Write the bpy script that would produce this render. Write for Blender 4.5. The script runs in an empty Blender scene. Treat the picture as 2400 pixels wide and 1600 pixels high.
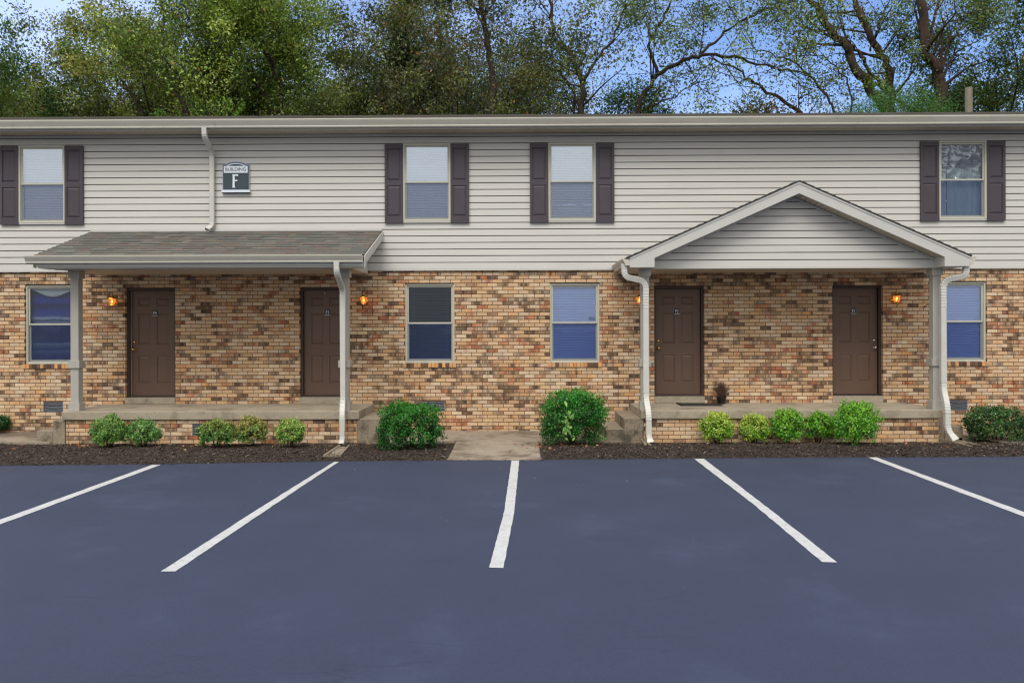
import bpy, math, random
import numpy as np
from mathutils import Vector, Matrix, noise as mnoise
R = math.radians
random.seed(7); rng = np.random.default_rng(11)
scene = bpy.context.scene
COL = scene.collection

# ---------------------------------------------------------------- camera
FPX, CAMY, EYE = 1800.0, -14.94, 1.98
YAW, ROLL, HOR = R(0.5), -0.0030, 770.0
cam_d = bpy.data.cameras.new("camera"); cam = bpy.data.objects.new("camera", cam_d); COL.objects.link(cam)
cam_d.sensor_width = 36; cam_d.lens = 36 * FPX / 2400; cam_d.clip_end = 3000; cam_d.clip_start = 0.1
cam_d.shift_y = (HOR - 800) / 2400
CAMM = Matrix.Translation((0, CAMY, EYE)) @ Matrix.Rotation(YAW, 4, 'Z') @ Matrix.Rotation(R(90), 4, 'X') @ Matrix.Rotation(ROLL, 4, 'Z')
cam.matrix_world = CAMM
scene.camera = cam
# ---------------------------------------------------------------- world
SUN_EL, SUN_AZ = R(52), R(192)      # azimuth clockwise from +Y
w = bpy.data.worlds.new("World"); scene.world = w; w.use_nodes = True
nt = w.node_tree; nt.nodes.clear()
def wn(t): return nt.nodes.new(t)
sky = wn('ShaderNodeTexSky'); sky.sky_type = 'NISHITA'; sky.sun_disc = False
sky.sun_elevation = SUN_EL; sky.sun_rotation = SUN_AZ; sky.air_density = 1.0; sky.dust_density = 0.6; sky.ozone_density = 2.2
tc = wn('ShaderNodeTexCoord'); mp = wn('ShaderNodeMapping'); mp.inputs['Scale'].default_value = (1, 1, 2.4)
mp.inputs['Location'].default_value = (0.35, 0.2, 0.1)
nz = wn('ShaderNodeTexNoise'); nz.inputs['Scale'].default_value = 1.7; nz.inputs['Detail'].default_value = 7; nz.inputs['Roughness'].default_value = .55
rp = wn('ShaderNodeValToRGB'); rp.color_ramp.elements[0].position = 0.40; rp.color_ramp.elements[1].position = 0.68
sep = wn('ShaderNodeSeparateXYZ'); mr = wn('ShaderNodeMapRange')   # extra cloud added out of view behind the camera for neutral facade light
mr.inputs['From Min'].default_value = .75; mr.inputs['From Max'].default_value = -.1
mr.inputs['To Min'].default_value = 0.0; mr.inputs['To Max'].default_value = 0.46
ad = wn('ShaderNodeMath'); ad.operation = 'ADD'
mx = wn('ShaderNodeMixRGB')
cc = wn('ShaderNodeMixRGB'); cc.inputs['Color1'].default_value = (10.5, 10.6, 10.8, 1); cc.inputs['Color2'].default_value = (4.3, 5.5, 8.6, 1)   # added grey-white cloud behind, thin bluish veil in front
cf = wn('ShaderNodeMapRange'); cf.inputs['From Min'].default_value = -.1; cf.inputs['From Max'].default_value = .45
zf = wn('ShaderNodeMapRange'); zf.inputs['From Min'].default_value = 0; zf.inputs['From Max'].default_value = .9; zf.inputs['To Min'].default_value = .46; zf.inputs['To Max'].default_value = 1.15  # dims the added cloud low down so light falls from above
vz = wn('ShaderNodeVectorMath'); vz.operation = 'SCALE'; vz.inputs[0].default_value = (10.0, 9.9, 9.8)
tint = wn('ShaderNodeVectorMath'); tint.operation = 'MULTIPLY'; tint.inputs[1].default_value = (1.08, 1.16, 1.38)
bg = wn('ShaderNodeBackground'); bg.inputs['Strength'].default_value = 0.10
out = wn('ShaderNodeOutputWorld')
L = nt.links.new
L(tc.outputs['Generated'], mp.inputs['Vector']); L(mp.outputs['Vector'], nz.inputs['Vector'])
L(tc.outputs['Generated'], sep.inputs[0]); L(sep.outputs['Y'], mr.inputs['Value'])
hz_ = wn('ShaderNodeMapRange'); hz_.inputs['From Min'].default_value = .30; hz_.inputs['From Max'].default_value = .05; hz_.inputs['To Max'].default_value = .42; L(sep.outputs['Z'], hz_.inputs['Value'])
hx_ = wn('ShaderNodeMapRange'); hx_.inputs['From Min'].default_value = -.1; hx_.inputs['From Max'].default_value = -.55; hx_.inputs['To Max'].default_value = .22; L(sep.outputs['X'], hx_.inputs['Value'])
ad2 = wn('ShaderNodeMath'); ad2.operation = 'ADD'; L(hz_.outputs[0], ad2.inputs[0]); L(hx_.outputs[0], ad2.inputs[1])
ad3 = wn('ShaderNodeMath'); ad3.operation = 'ADD'; L(ad2.outputs[0], ad3.inputs[0]); L(mr.outputs[0], ad3.inputs[1])
L(nz.outputs['Fac'], ad.inputs[0]); L(ad3.outputs[0], ad.inputs[1]); L(ad.outputs[0], rp.inputs['Fac'])
L(sep.outputs['Y'], cf.inputs['Value']); L(sep.outputs['Z'], zf.inputs['Value']); L(zf.outputs[0], vz.inputs['Scale'])
L(vz.outputs[0], cc.inputs['Color1']); L(cf.outputs[0], cc.inputs['Fac']); L(cc.outputs[0], mx.inputs['Color2'])
L(sky.outputs['Color'], tint.inputs[0]); L(rp.outputs['Color'], mx.inputs['Fac']); L(tint.outputs[0], mx.inputs['Color1'])
L(mx.outputs['Color'], bg.inputs['Color']); L(bg.outputs[0], out.inputs['Surface'])
# ---------------------------------------------------------------- sun (veiled by cloud)
sd = bpy.data.lights.new("sun", 'SUN'); sd.energy = 1.2; sd.angle = R(28); sd.color = (1, .94, .86)
so = bpy.data.objects.new("sun", sd); COL.objects.link(so)
sdir = Vector((math.sin(SUN_AZ)*math.cos(SUN_EL), math.cos(SUN_AZ)*math.cos(SUN_EL), math.sin(SUN_EL)))
so.rotation_euler = (-sdir).to_track_quat('-Z', 'Y').to_euler()
scene.view_settings.view_transform = 'Standard'; scene.view_settings.look = 'None'
scene.view_settings.exposure = 0.62; scene.view_settings.gamma = 1
scene.cycles.max_bounces = 6; scene.cycles.transparent_max_bounces = 12
scene.cycles.use_denoising = True; scene.cycles.filter_width = 1.25; scene.cycles.sample_clamp_indirect = 4

# ---------------------------------------------------------------- measuring: photo pixel -> point on a known plane, in metres
def ray(u, v):
    d = CAMM.to_3x3() @ Vector(((u - 1200) / FPX, -(v - 800) / FPX + cam_d.shift_y * 2400 / FPX, -1))
    return d
def W(u, v, Y=0.0):
    d = ray(u, v); t = (Y - CAMY) / d.y
    return (d.x * t, EYE + d.z * t)
def G(u, v, Z=0.0):
    d = ray(u, v); t = (Z - EYE) / d.z
    return (d.x * t, CAMY + d.y * t)
def WX(u, v=700, Y=0.0): return W(u, v, Y)[0]

# ---------------------------------------------------------------- materials
def srgb(r, g, b, k=1.0):
    f = lambda c: ((c/255)/12.92 if c/255 <= .04045 else ((c/255+.055)/1.055)**2.4) * k
    return (f(r), f(g), f(b), 1)
def mat(name, base, rough=.7, noise=0.12, nscale=6, bump=0.0, bscale=40, attr=False, metal=0, spec=.4, fine=0, stretch=(1, 1, 1), sheen=None, dirt=None, emit=None):
    m = bpy.data.materials.new(name); m.use_nodes = True; n = m.node_tree; l = n.links.new
    b = n.nodes['Principled BSDF']; b.inputs['Roughness'].default_value = rough; b.inputs['Metallic'].default_value = metal
    b.inputs['Specular IOR Level'].default_value = spec
    t = n.nodes.new('ShaderNodeTexCoord'); mp = n.nodes.new('ShaderNodeMapping'); mp.inputs['Scale'].default_value = stretch
    l(t.outputs['Object'], mp.inputs['Vector']); vec = mp.outputs['Vector']
    def nse(s, d=5, r=.6):
        x = n.nodes.new('ShaderNodeTexNoise'); x.inputs['Scale'].default_value = s; x.inputs['Detail'].default_value = d; x.inputs['Roughness'].default_value = r
        l(vec, x.inputs['Vector']); return x.outputs['Fac']
    def mul(c, fac, lo, hi, a=.3, z=.7):
        mr = n.nodes.new('ShaderNodeMapRange'); mr.inputs['From Min'].default_value = a; mr.inputs['From Max'].default_value = z
        mr.inputs['To Min'].default_value = lo; mr.inputs['To Max'].default_value = hi; l(fac, mr.inputs['Value'])
        vm = n.nodes.new('ShaderNodeVectorMath'); vm.operation = 'SCALE'; l(c, vm.inputs[0]); l(mr.outputs[0], vm.inputs['Scale']); return vm.outputs[0]
    if attr:
        a = n.nodes.new('ShaderNodeAttribute'); a.attribute_name = 'Col'; c = a.outputs['Color']
    else:
        rgb = n.nodes.new('ShaderNodeRGB'); rgb.outputs[0].default_value = base; c = rgb.outputs[0]
    if noise: c = mul(c, nse(nscale), 1 - noise, 1 + noise)
    if fine: c = mul(c, nse(fine, 2, .5), 1 - noise*1.3, 1 + noise*1.3)
    if dirt:   # (colour, scale, threshold, amount)
        dc, ds, th, am = dirt
        mr = n.nodes.new('ShaderNodeMapRange'); mr.inputs['From Min'].default_value = th; mr.inputs['From Max'].default_value = th+.14
        mr.inputs['To Max'].default_value = am; l(nse(ds, 7, .68), mr.inputs['Value'])
        mi = n.nodes.new('ShaderNodeMixRGB'); mi.inputs['Color2'].default_value = dc; l(mr.outputs[0], mi.inputs['Fac']); l(c, mi.inputs['Color1']); c = mi.outputs[0]
    l(c, b.inputs['Base Color'])
    if bump:
        bp = n.nodes.new('ShaderNodeBump'); bp.inputs['Strength'].default_value = bump; bp.inputs['Distance'].default_value = .01
        l(nse(bscale, 6), bp.inputs['Height']); l(bp.outputs[0], b.inputs['Normal'])
    if emit:
        b.inputs['Emission Color'].default_value = emit[0]; b.inputs['Emission Strength'].default_value = emit[1]
    return m
def leafmat(name, trans=.35, rough=.5):
    m = bpy.data.materials.new(name); m.use_nodes = True; n = m.node_tree; l = n.links.new
    b = n.nodes['Principled BSDF']; o = n.nodes['Material Output']; b.inputs['Roughness'].default_value = rough; b.inputs['Specular IOR Level'].default_value = .35
    a = n.nodes.new('ShaderNodeAttribute'); a.attribute_name = 'Col'; l(a.outputs['Color'], b.inputs['Base Color'])
    tr = n.nodes.new('ShaderNodeBsdfTranslucent'); g = n.nodes.new('ShaderNodeVectorMath'); g.operation = 'MULTIPLY'; g.inputs[1].default_value = (1.5, 1.5, .7)
    l(a.outputs['Color'], g.inputs[0]); l(g.outputs[0], tr.inputs['Color'])
    mxs = n.nodes.new('ShaderNodeMixShader'); mxs.inputs['Fac'].default_value = trans
    l(b.outputs[0], mxs.inputs[1]); l(tr.outputs[0], mxs.inputs[2]); l(mxs.outputs[0], o.inputs['Surface']); return m
def glassmat(name, tint, refl=.10, rough=.02):
    m = bpy.data.materials.new(name); m.use_nodes = True; n = m.node_tree; l = n.links.new; n.nodes.remove(n.nodes['Principled BSDF'])
    o = n.nodes['Material Output']; t = n.nodes.new('ShaderNodeBsdfTransparent'); t.inputs['Color'].default_value = tint
    g = n.nodes.new('ShaderNodeBsdfGlossy'); g.inputs['Roughness'].default_value = rough; g.inputs['Color'].default_value = (.80, .90, 1, 1)
    f = n.nodes.new('ShaderNodeLayerWeight'); f.inputs['Blend'].default_value = .25
    ma = n.nodes.new('ShaderNodeMath'); ma.operation = 'ADD'; ma.inputs[1].default_value = refl; l(f.outputs['Fresnel'], ma.inputs[0])
    # old float glass is never quite flat
    tcn = n.nodes.new('ShaderNodeTexCoord'); ns = n.nodes.new('ShaderNodeTexNoise'); ns.inputs['Scale'].default_value = 2.2; ns.inputs['Detail'].default_value = 1
    l(tcn.outputs['Object'], ns.inputs['Vector']); bp = n.nodes.new('ShaderNodeBump'); bp.inputs['Strength'].default_value = .12; bp.inputs['Distance'].default_value = .04
    l(ns.outputs['Fac'], bp.inputs['Height']); l(bp.outputs[0], g.inputs['Normal'])
    x = n.nodes.new('ShaderNodeMixShader'); l(ma.outputs[0], x.inputs['Fac']); l(t.outputs[0], x.inputs[1]); l(g.outputs[0], x.inputs[2]); l(x.outputs[0], o.inputs['Surface']); return m
def screenmat(name, col, op):
    m = bpy.data.materials.new(name); m.use_nodes = True; n = m.node_tree; l = n.links.new; n.nodes.remove(n.nodes['Principled BSDF'])
    o = n.nodes['Material Output']; t = n.nodes.new('ShaderNodeBsdfTransparent'); d = n.nodes.new('ShaderNodeBsdfDiffuse'); d.inputs['Color'].default_value = col
    x = n.nodes.new('ShaderNodeMixShader'); x.inputs['Fac'].default_value = op; l(t.outputs[0], x.inputs[1]); l(d.outputs[0], x.inputs[2]); l(x.outputs[0], o.inputs['Surface']); return m

MT = dict(
 brick=mat('brick', None, .88, .13, 30, .35, 90, attr=True, fine=160),
 mortar=mat('mortar', srgb(100, 77, 56), .95, .18, 9, .3, 200, fine=120),
 siding=mat('siding', srgb(199, 197, 191), .55, .035, 1.3, .05, 5, stretch=(.5, 1, 3), dirt=(srgb(166, 163, 157), .9, .60, .25)),
 trim=mat('painted_trim', srgb(190, 189, 184), .5, .04, 2, .03, 8, dirt=(srgb(140, 135, 122), 3, .62, .35)),
 soffit=mat('soffit', srgb(192, 180, 160), .6, .05, 2),
 gutter=mat('gutter_aluminium', srgb(190, 187, 174), .42, .05, 3, .02, 6, spec=.5, dirt=(srgb(130, 126, 112), 5, .58, .3)),
 spout=mat('downspout_aluminium', srgb(196, 195, 188), .4, .05, 4, .03, 10, spec=.5, dirt=(srgb(130, 122, 105), 9, .6, .4)),
 column=mat('column_paint', srgb(170, 167, 159), .6, .07, 6, .1, 30, stretch=(1, 1, .25), dirt=(srgb(130, 128, 120), 8, .6, .35)),
 shutter=mat('shutter_vinyl', srgb(70, 63, 70), .5, .06, 4, .05, 60, spec=.4),
 door=mat('door_paint', srgb(99, 77, 64), .42, .05, 3, .05, 40, dirt=(srgb(84, 68, 60), 4, .6, .4)),
 doorframe=mat('door_frame_paint', srgb(70, 54, 46), .5, .08, 5),
 strip=mat('weather_strip', srgb(170, 168, 165), .5),
 glassdim=glassmat('window_glass_dim', (.9, .92, .96, 1), .05),
 winframe=mat('window_frame_vinyl', srgb(190, 189, 174), .45, .03, 3),
 brass=mat('brass', srgb(205, 165, 85), .25, .05, 10, metal=1),
 chrome=mat('chrome', srgb(200, 205, 210), .18, 0, metal=1),
 iron=mat('black_iron', srgb(38, 33, 28), .5, .1, 10, metal=.4),
 concrete=mat('porch_concrete', srgb(158, 148, 130), .85, .10, 3, .25, 60, fine=45, dirt=(srgb(96, 86, 70), 1.6, .52, .6)),
 step=mat('step_concrete', srgb(140, 128, 110), .88, .16, 4, .3, 50, fine=45, dirt=(srgb(58, 50, 42), 3, .47, .75)),  # stain masked by face direction below: painted shading, treads lighter than risers
 walk=mat('walk_concrete', srgb(150, 138, 122), .9, .14, 2.2, .5, 110, fine=70, dirt=(srgb(90, 76, 62), 1.2, .46, .75)),
 asphalt=mat('sealed_asphalt', srgb(53, 60, 79), .72, .065, 1.1, .4, 170, fine=90, spec=.35, dirt=(srgb(68, 76, 96), .55, .56, .5)),
 paint=mat('line_paint', srgb(186, 186, 182), .78, .09, 9, .25, 120, fine=70, dirt=(srgb(120, 123, 130), 14, .55, .45)),
 soil=mat('mulch_soil', srgb(52, 43, 37), .95, .35, 30, .9, 60, fine=120),
 chips=mat('mulch_chips', None, .9, .1, 50, attr=True),
 ground=mat('far_ground', srgb(84, 92, 56), .95, .25, 1.5, .3, 20),
 dark=mat('dark_interior', srgb(52, 50, 52), .95, .1),
 wallback=mat('shade_dark_sheathing', srgb(66, 62, 58), .9, .1),  # dark tone painted to deepen the shadow in the siding grooves
 shingle=mat('shingle', None, .92, .10, 60, .5, 220, attr=True, fine=200, dirt=(srgb(70, 70, 66), 1.1, .58, .45)),
 edge=mat('shingle_edge', srgb(44, 42, 40), .9, .1),
 bark=mat('bark', srgb(58, 50, 44), .95, .3, 7, .8, 30, stretch=(2, 2, .5)),
 bark2=mat('reddish_bark', srgb(70, 55, 47), .95, .35, 6, .8, 25, stretch=(2, 2, .4), dirt=(srgb(60, 46, 38), 3, .5, .7)),
 stem=mat('stem', srgb(70, 52, 38), .9, .2),
 leaf=leafmat('leaf', .22, .5), leafs=leafmat('shrub_leaf', .16, .36), leafg=leafmat('glossy_leaf', .12, .3),
 glass=glassmat('window_glass', (.97, .98, 1, 1), .20), glasslow=glassmat('window_glass_dark', (.86, .9, .98, 1), .03), glassup=glassmat('window_glass_upper', (.97, .98, 1, 1), .50), glassuplow=glassmat('window_glass_upper_low', (.95, .97, 1, 1), .30),
 screen=screenmat('insect_screen', srgb(76, 90, 128), .34),
 signdark=mat('sign_dark', srgb(56, 70, 78), .4, .03), signnavy=mat('sign_navy', srgb(42, 54, 72), .4, .03), signwhite=mat('sign_white', srgb(222, 230, 240), .4, .02), signgrey=mat('sign_grey', srgb(150, 162, 182), .4, .02),
 plate=mat('plate_dark', srgb(34, 38, 36), .4), plastic=mat('black_plastic', srgb(24, 24, 25), .35),
 mat_=mat('doormat', srgb(46, 42, 40), .95, .3, 60, .6, 200), rust=mat('rust', srgb(110, 78, 54), .8, .3, 20),
 pole=mat('weathered_pole', srgb(120, 114, 100), .9, .2, 5, .4, 20, stretch=(3, 3, .3)),
 amber=mat('amber_glass', srgb(255, 140, 50), .3, 0, emit=(srgb(255, 112, 28), 1.15)),
 bulb=mat('bulb', srgb(255, 220, 160), .3, 0, emit=((1, .72, .34, 1), 3.4)),
 vent=mat('vent_metal', srgb(128, 132, 142), .45, .05, 5, metal=.3), black=mat('vent_dark', srgb(18, 17, 18), .9, 0),
)

for nm in ('step',):                          # stain thinned on upward faces: painted shading, treads lighter than risers
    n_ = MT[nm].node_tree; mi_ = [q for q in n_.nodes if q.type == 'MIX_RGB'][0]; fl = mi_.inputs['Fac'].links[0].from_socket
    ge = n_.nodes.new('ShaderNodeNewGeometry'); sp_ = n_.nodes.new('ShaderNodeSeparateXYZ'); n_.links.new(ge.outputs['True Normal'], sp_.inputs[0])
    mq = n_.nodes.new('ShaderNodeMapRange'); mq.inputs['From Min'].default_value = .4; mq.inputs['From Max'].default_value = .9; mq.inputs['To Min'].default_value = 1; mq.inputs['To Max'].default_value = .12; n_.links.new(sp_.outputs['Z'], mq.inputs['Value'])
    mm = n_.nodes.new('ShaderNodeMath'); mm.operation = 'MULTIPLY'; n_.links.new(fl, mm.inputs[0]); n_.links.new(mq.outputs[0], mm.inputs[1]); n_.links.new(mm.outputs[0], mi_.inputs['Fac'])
# ---------------------------------------------------------------- mesh builder
class M:
    def __init__(s): s.v = []; s.f = []; s.mi = []; s.sm = []; s.c = []; s.cur = (1, 1, 1, 1); s.m = 0; s.smooth = False
    def add(s, vs, fs, cols=None):
        o = len(s.v); s.v.extend([tuple(p) for p in vs])
        s.c.extend(cols if cols is not None else [s.cur]*len(vs))
        for f in fs: s.f.append([o+i for i in f]); s.mi.append(s.m); s.sm.append(s.smooth)
    def box(s, x0, x1, y0, y1, z0, z1):
        if x1 < x0: x0, x1 = x1, x0
        if y1 < y0: y0, y1 = y1, y0
        if z1 < z0: z0, z1 = z1, z0
        s.add([(x0,y0,z0),(x1,y0,z0),(x1,y1,z0),(x0,y1,z0),(x0,y0,z1),(x1,y0,z1),(x1,y1,z1),(x0,y1,z1)],
              [(0,1,5,4),(1,2,6,5),(2,3,7,6),(3,0,4,7),(4,5,6,7),(3,2,1,0)])
    def quad(s, a, b, c, d): s.add([a, b, c, d], [(0, 1, 2, 3)])
    def prism_y(s, poly, y0, y1):       # poly in (x,z), counter-clockwise seen from -y
        n = len(poly); vs = [(x, y0, z) for x, z in poly] + [(x, y1, z) for x, z in poly]
        s.add(vs, [tuple(range(n)), tuple(range(2*n-1, n-1, -1))] + [(i, i+n, (i+1) % n+n, (i+1) % n) for i in range(n)])
    def prism_x(s, poly, x0, x1):       # poly in (y,z)
        n = len(poly); vs = [(x0, y, z) for y, z in poly] + [(x1, y, z) for y, z in poly]
        s.add(vs, [tuple(range(n)), tuple(range(2*n-1, n-1, -1))] + [(i, i+n, (i+1) % n+n, (i+1) % n) for i in range(n)])
    def ring(s, x0, x1, y0, y1, z0, z1, w, wb=None, wt=None):   # rectangular frame, butted joints
        wb = wb or w; wt = wt or w
        s.box(x0, x0+w, y0, y1, z0, z1); s.box(x1-w, x1, y0, y1, z0, z1)
        s.box(x0+w, x1-w, y0, y1, z0, z0+wb); s.box(x0+w, x1-w, y0, y1, z1-wt, z1)
    def lathe(s, c, prof, n=12, axis='z'):
        vs = []; fs = []
        for r, h in prof:
            for k in range(n):
                a = 2*math.pi*k/n; p = (r*math.cos(a), r*math.sin(a), h)
                if axis == 'y': p = (p[0], -p[2], p[1])
                vs.append((c[0]+p[0], c[1]+p[1], c[2]+p[2]))
        for i in range(len(prof)-1):
            for k in range(n): fs.append((i*n+k, i*n+(k+1) % n, (i+1)*n+(k+1) % n, (i+1)*n+k))
        fs.append(tuple(range(n-1, -1, -1))); fs.append(tuple((len(prof)-1)*n+k for k in range(n)))
        s.add(vs, fs)
    def tube(s, pts, rad, n=6, knob=0):
        pts = [Vector(p) for p in pts]
        if not hasattr(rad, '__len__'): rad = [rad]*len(pts)
        t0 = (pts[1]-pts[0]).normalized(); a = t0.orthogonal().normalized(); vs = []; fs = []
        for i, p in enumerate(pts):
            t = (pts[min(i+1, len(pts)-1)]-pts[max(i-1, 0)]).normalized()
            a = (a - t*a.dot(t)).normalized(); b = t.cross(a)
            for k in range(n):
                an = 2*math.pi*k/n; vs.append(p + (a*math.cos(an)+b*math.sin(an))*rad[i]*(1+knob*mnoise.noise(p*1.7+Vector((an, k*.9, i*.35)))))
        for i in range(len(pts)-1):
            for k in range(n): fs.append((i*n+k, i*n+(k+1) % n, (i+1)*n+(k+1) % n, (i+1)*n+k))
        fs.append(tuple(range(n-1, -1, -1))); fs.append(tuple((len(pts)-1)*n+k for k in range(n)))
        s.add(vs, fs)
    def build(s, name, mats, parent=None, bevel=0, seg=2, auto=True):
        if not isinstance(mats, (list, tuple)): mats = [mats]
        me = bpy.data.meshes.new(name); me.from_pydata(s.v, [], s.f)
        for m_ in mats: me.materials.append(m_)
        me.polygons.foreach_set('material_index', s.mi); me.polygons.foreach_set('use_smooth', s.sm)
        ca = me.color_attributes.new('Col', 'FLOAT_COLOR', 'POINT'); ca.data.foreach_set('color', np.array(s.c, dtype=np.float32).ravel())
        me.update()
        o = bpy.data.objects.new(name, me); COL.objects.link(o); o.parent = parent
        if bevel:
            b = o.modifiers.new('bevel', 'BEVEL'); b.width = bevel; b.segments = seg; b.limit_method = 'ANGLE'; b.angle_limit = R(40)
        return o
def tag(o, label=None, cat=None, group=None, kind=None):
    if label: o['label'] = label
    if cat: o['category'] = cat
    if group: o['group'] = group
    if kind: o['kind'] = kind
    return o
def empty(name, loc=(0, 0, 0)):
    o = bpy.data.objects.new(name, None); COL.objects.link(o); o.location = loc; o.empty_display_size = .2; return o
def fixparent(o, root):                      # keep world coordinates under a root that is not at the origin
    o.parent = root; o.matrix_parent_inverse = Matrix.Translation(root.location).inverted(); return o
def big_mesh(name, V, nper, colr, mt, parent=None):   # V (N*nper,3): N separate polygons
    me = bpy.data.meshes.new(name); nv = len(V); nf = nv//nper
    me.vertices.add(nv); me.vertices.foreach_set('co', V.astype(np.float32).ravel())
    me.loops.add(nv); me.loops.foreach_set('vertex_index', np.arange(nv, dtype=np.int32))
    me.polygons.add(nf); me.polygons.foreach_set('loop_start', np.arange(0, nv, nper, dtype=np.int32))
    me.update(calc_edges=True); me.materials.append(mt)
    ca = me.color_attributes.new('Col', 'FLOAT_COLOR', 'POINT'); cc = np.ones((nf, 4), np.float32); cc[:, :3] = colr
    ca.data.foreach_set('color', np.repeat(cc, nper, axis=0).ravel())
    o = bpy.data.objects.new(name, me); COL.objects.link(o); o.parent = parent; return o

def text_mesh(mb, txt, size, cx, y, cz, depth=.003, sx=1.0):
    cu = bpy.data.curves.new('t', 'FONT'); cu.body = txt; cu.size = size; cu.align_x = 'CENTER'; cu.align_y = 'CENTER'; cu.extrude = depth/2; cu.resolution_u = 3
    ob = bpy.data.objects.new('t', cu); COL.objects.link(ob)
    dg = bpy.context.evaluated_depsgraph_get(); me = bpy.data.meshes.new_from_object(ob.evaluated_get(dg))
    xs = [v.co.x for v in me.vertices]; ys = [v.co.y for v in me.vertices]; mxx = (min(xs)+max(xs))/2; myy = (min(ys)+max(ys))/2
    mb.add([(cx+(v.co.x-mxx)*sx, y - v.co.z, cz+v.co.y-myy) for v in me.vertices], [tuple(p.vertices) for p in me.polygons])
    bpy.data.objects.remove(ob); bpy.data.curves.remove(cu); bpy.data.meshes.remove(me)

def cut(a, b, holes):                        # interval minus intervals
    segs = [(a, b)]
    for h0, h1 in holes:
        n = []
        for s0, s1 in segs:
            if h1 <= s0 or h0 >= s1: n.append((s0, s1)); continue
            if h0 > s0: n.append((s0, h0))
            if h1 < s1: n.append((h1, s1))
        segs = n
    return segs
def wall_holes(mb, x0, x1, z0, z1, holes, yf, yb):
    xs = sorted({x0, x1, *[h[0] for h in holes], *[h[1] for h in holes]}); zs = sorted({z0, z1, *[h[2] for h in holes], *[h[3] for h in holes]})
    xs = [x for x in xs if x0 <= x <= x1]; zs = [z for z in zs if z0 <= z <= z1]
    for i in range(len(xs)-1):
        for j in range(len(zs)-1):
            cx = (xs[i]+xs[i+1])/2; cz = (zs[j]+zs[j+1])/2
            if any(h[0] < cx < h[1] and h[2] < cz < h[3] for h in holes): continue
            mb.quad((xs[i], yf, zs[j]), (xs[i+1], yf, zs[j]), (xs[i+1], yf, zs[j+1]), (xs[i], yf, zs[j+1]))
            mb.quad((xs[i], yb, zs[j]), (xs[i], yb, zs[j+1]), (xs[i+1], yb, zs[j+1]), (xs[i+1], yb, zs[j]))
    for a, b, c, d in holes:
        mb.quad((a, yf, c), (a, yf, d), (a, yb, d), (a, yb, c)); mb.quad((b, yf, c), (b, yb, c), (b, yb, d), (b, yf, d))
        mb.quad((a, yf, c), (a, yb, c), (b, yb, c), (b, yf, c)); mb.quad((a, yf, d), (b, yf, d), (b, yb, d), (a, yb, d))

# ---------------------------------------------------------------- brickwork: every brick is modelled
CH, BL, JT = 0.0712, 0.2035, 0.0115
Z0C = 3.082                                  # a bed joint level read off the photograph
BUFF = [srgb(205, 175, 141), srgb(197, 164, 129), srgb(211, 187, 156), srgb(192, 155, 117), srgb(206, 171, 132), srgb(199, 176, 149)]
DARK = [srgb(84, 64, 52), srgb(102, 77, 60), srgb(74, 58, 52), srgb(116, 87, 66)]
REDS = [srgb(166, 98, 68), srgb(150, 88, 64), srgb(182, 118, 78), srgb(142, 90, 68)]
ORNG = [srgb(210, 160, 108), srgb(204, 148, 98)]
def jit(c, a=.06):
    k = 1+random.uniform(-a, a); return (c[0]*k, c[1]*k*(1+random.uniform(-.02, .02)), c[2]*k, 1)
def brick_cols(x, z, sx=0.0):
    n1 = mnoise.noise(Vector((x*.75+sx, z*2.6+3.1, 7.7))); n2 = mnoise.noise(Vector((x*.9+9+sx, z*2.2, 1.3)))
    r = random.random(); base = jit(random.choice(BUFF))
    pd = .27+.42*max(-.35, n1); pr = .09+.30*max(-.2, n2)
    if r < pd: main = DARK
    elif r < pd+pr: main = REDS
    elif r < pd+pr+.035: main = ORNG
    else:
        if random.random() < .38:
            cs = [base]*5; k = random.randrange(5); j = random.choice([ORNG[0], BUFF[3], DARK[3]]); q = .35
            cs = list(cs); cs[k] = tuple(base[i]*(1-q)+j[i]*q for i in range(3))+(1,); return cs
        return [base]*5
    cs = []; full = random.random() < .22
    for k in range(5):
        m = jit(random.choice(main), .14); q = random.uniform(.8, 1) if full else (random.uniform(.05, .6) if k in (0, 4) else random.uniform(.35, 1))
        if main is not DARK and random.random() < .12: m = DARK[0]
        cs.append(tuple(base[i]*(1-q)+m[i]*q for i in range(3))+(1,))
    return cs
def brick(mb, x0, x1, z0, z1, yf, yb, cs, axis='x'):
    b = .0022; n = 5; vs = []; cc = []
    for r, (zz, yy) in enumerate([(z0, yf+b), (z0+b, yf), (z1-b, yf), (z1, yf+b)]):
        for k in range(n):
            t = k/(n-1); xx = x0+(x1-x0)*t; y2 = yy
            if k in (0, n-1): y2 = max(yy, yf+b)
            vs.append((xx, y2, zz)); cc.append(cs[k])
    fs = [(r*n+k, r*n+k+1, (r+1)*n+k+1, (r+1)*n+k) for r in range(3) for k in range(n-1)]
    o = len(vs); vs += [(x0, yb, z0), (x1, yb, z0), (x1, yb, z1), (x0, yb, z1)]; cc += [cs[0], cs[4], cs[4], cs[0]]
    fs += [(0, o, o+1, 4), (15, 19, o+2, o+3), (0, 15, o+3, o), (4, o+1, o+2, 19)]
    if axis == 'y': vs = [(yv, xv, zv) for xv, yv, zv in vs]; fs = [tuple(reversed(f)) for f in fs]
    mb.add(vs, fs, cc)
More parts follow.
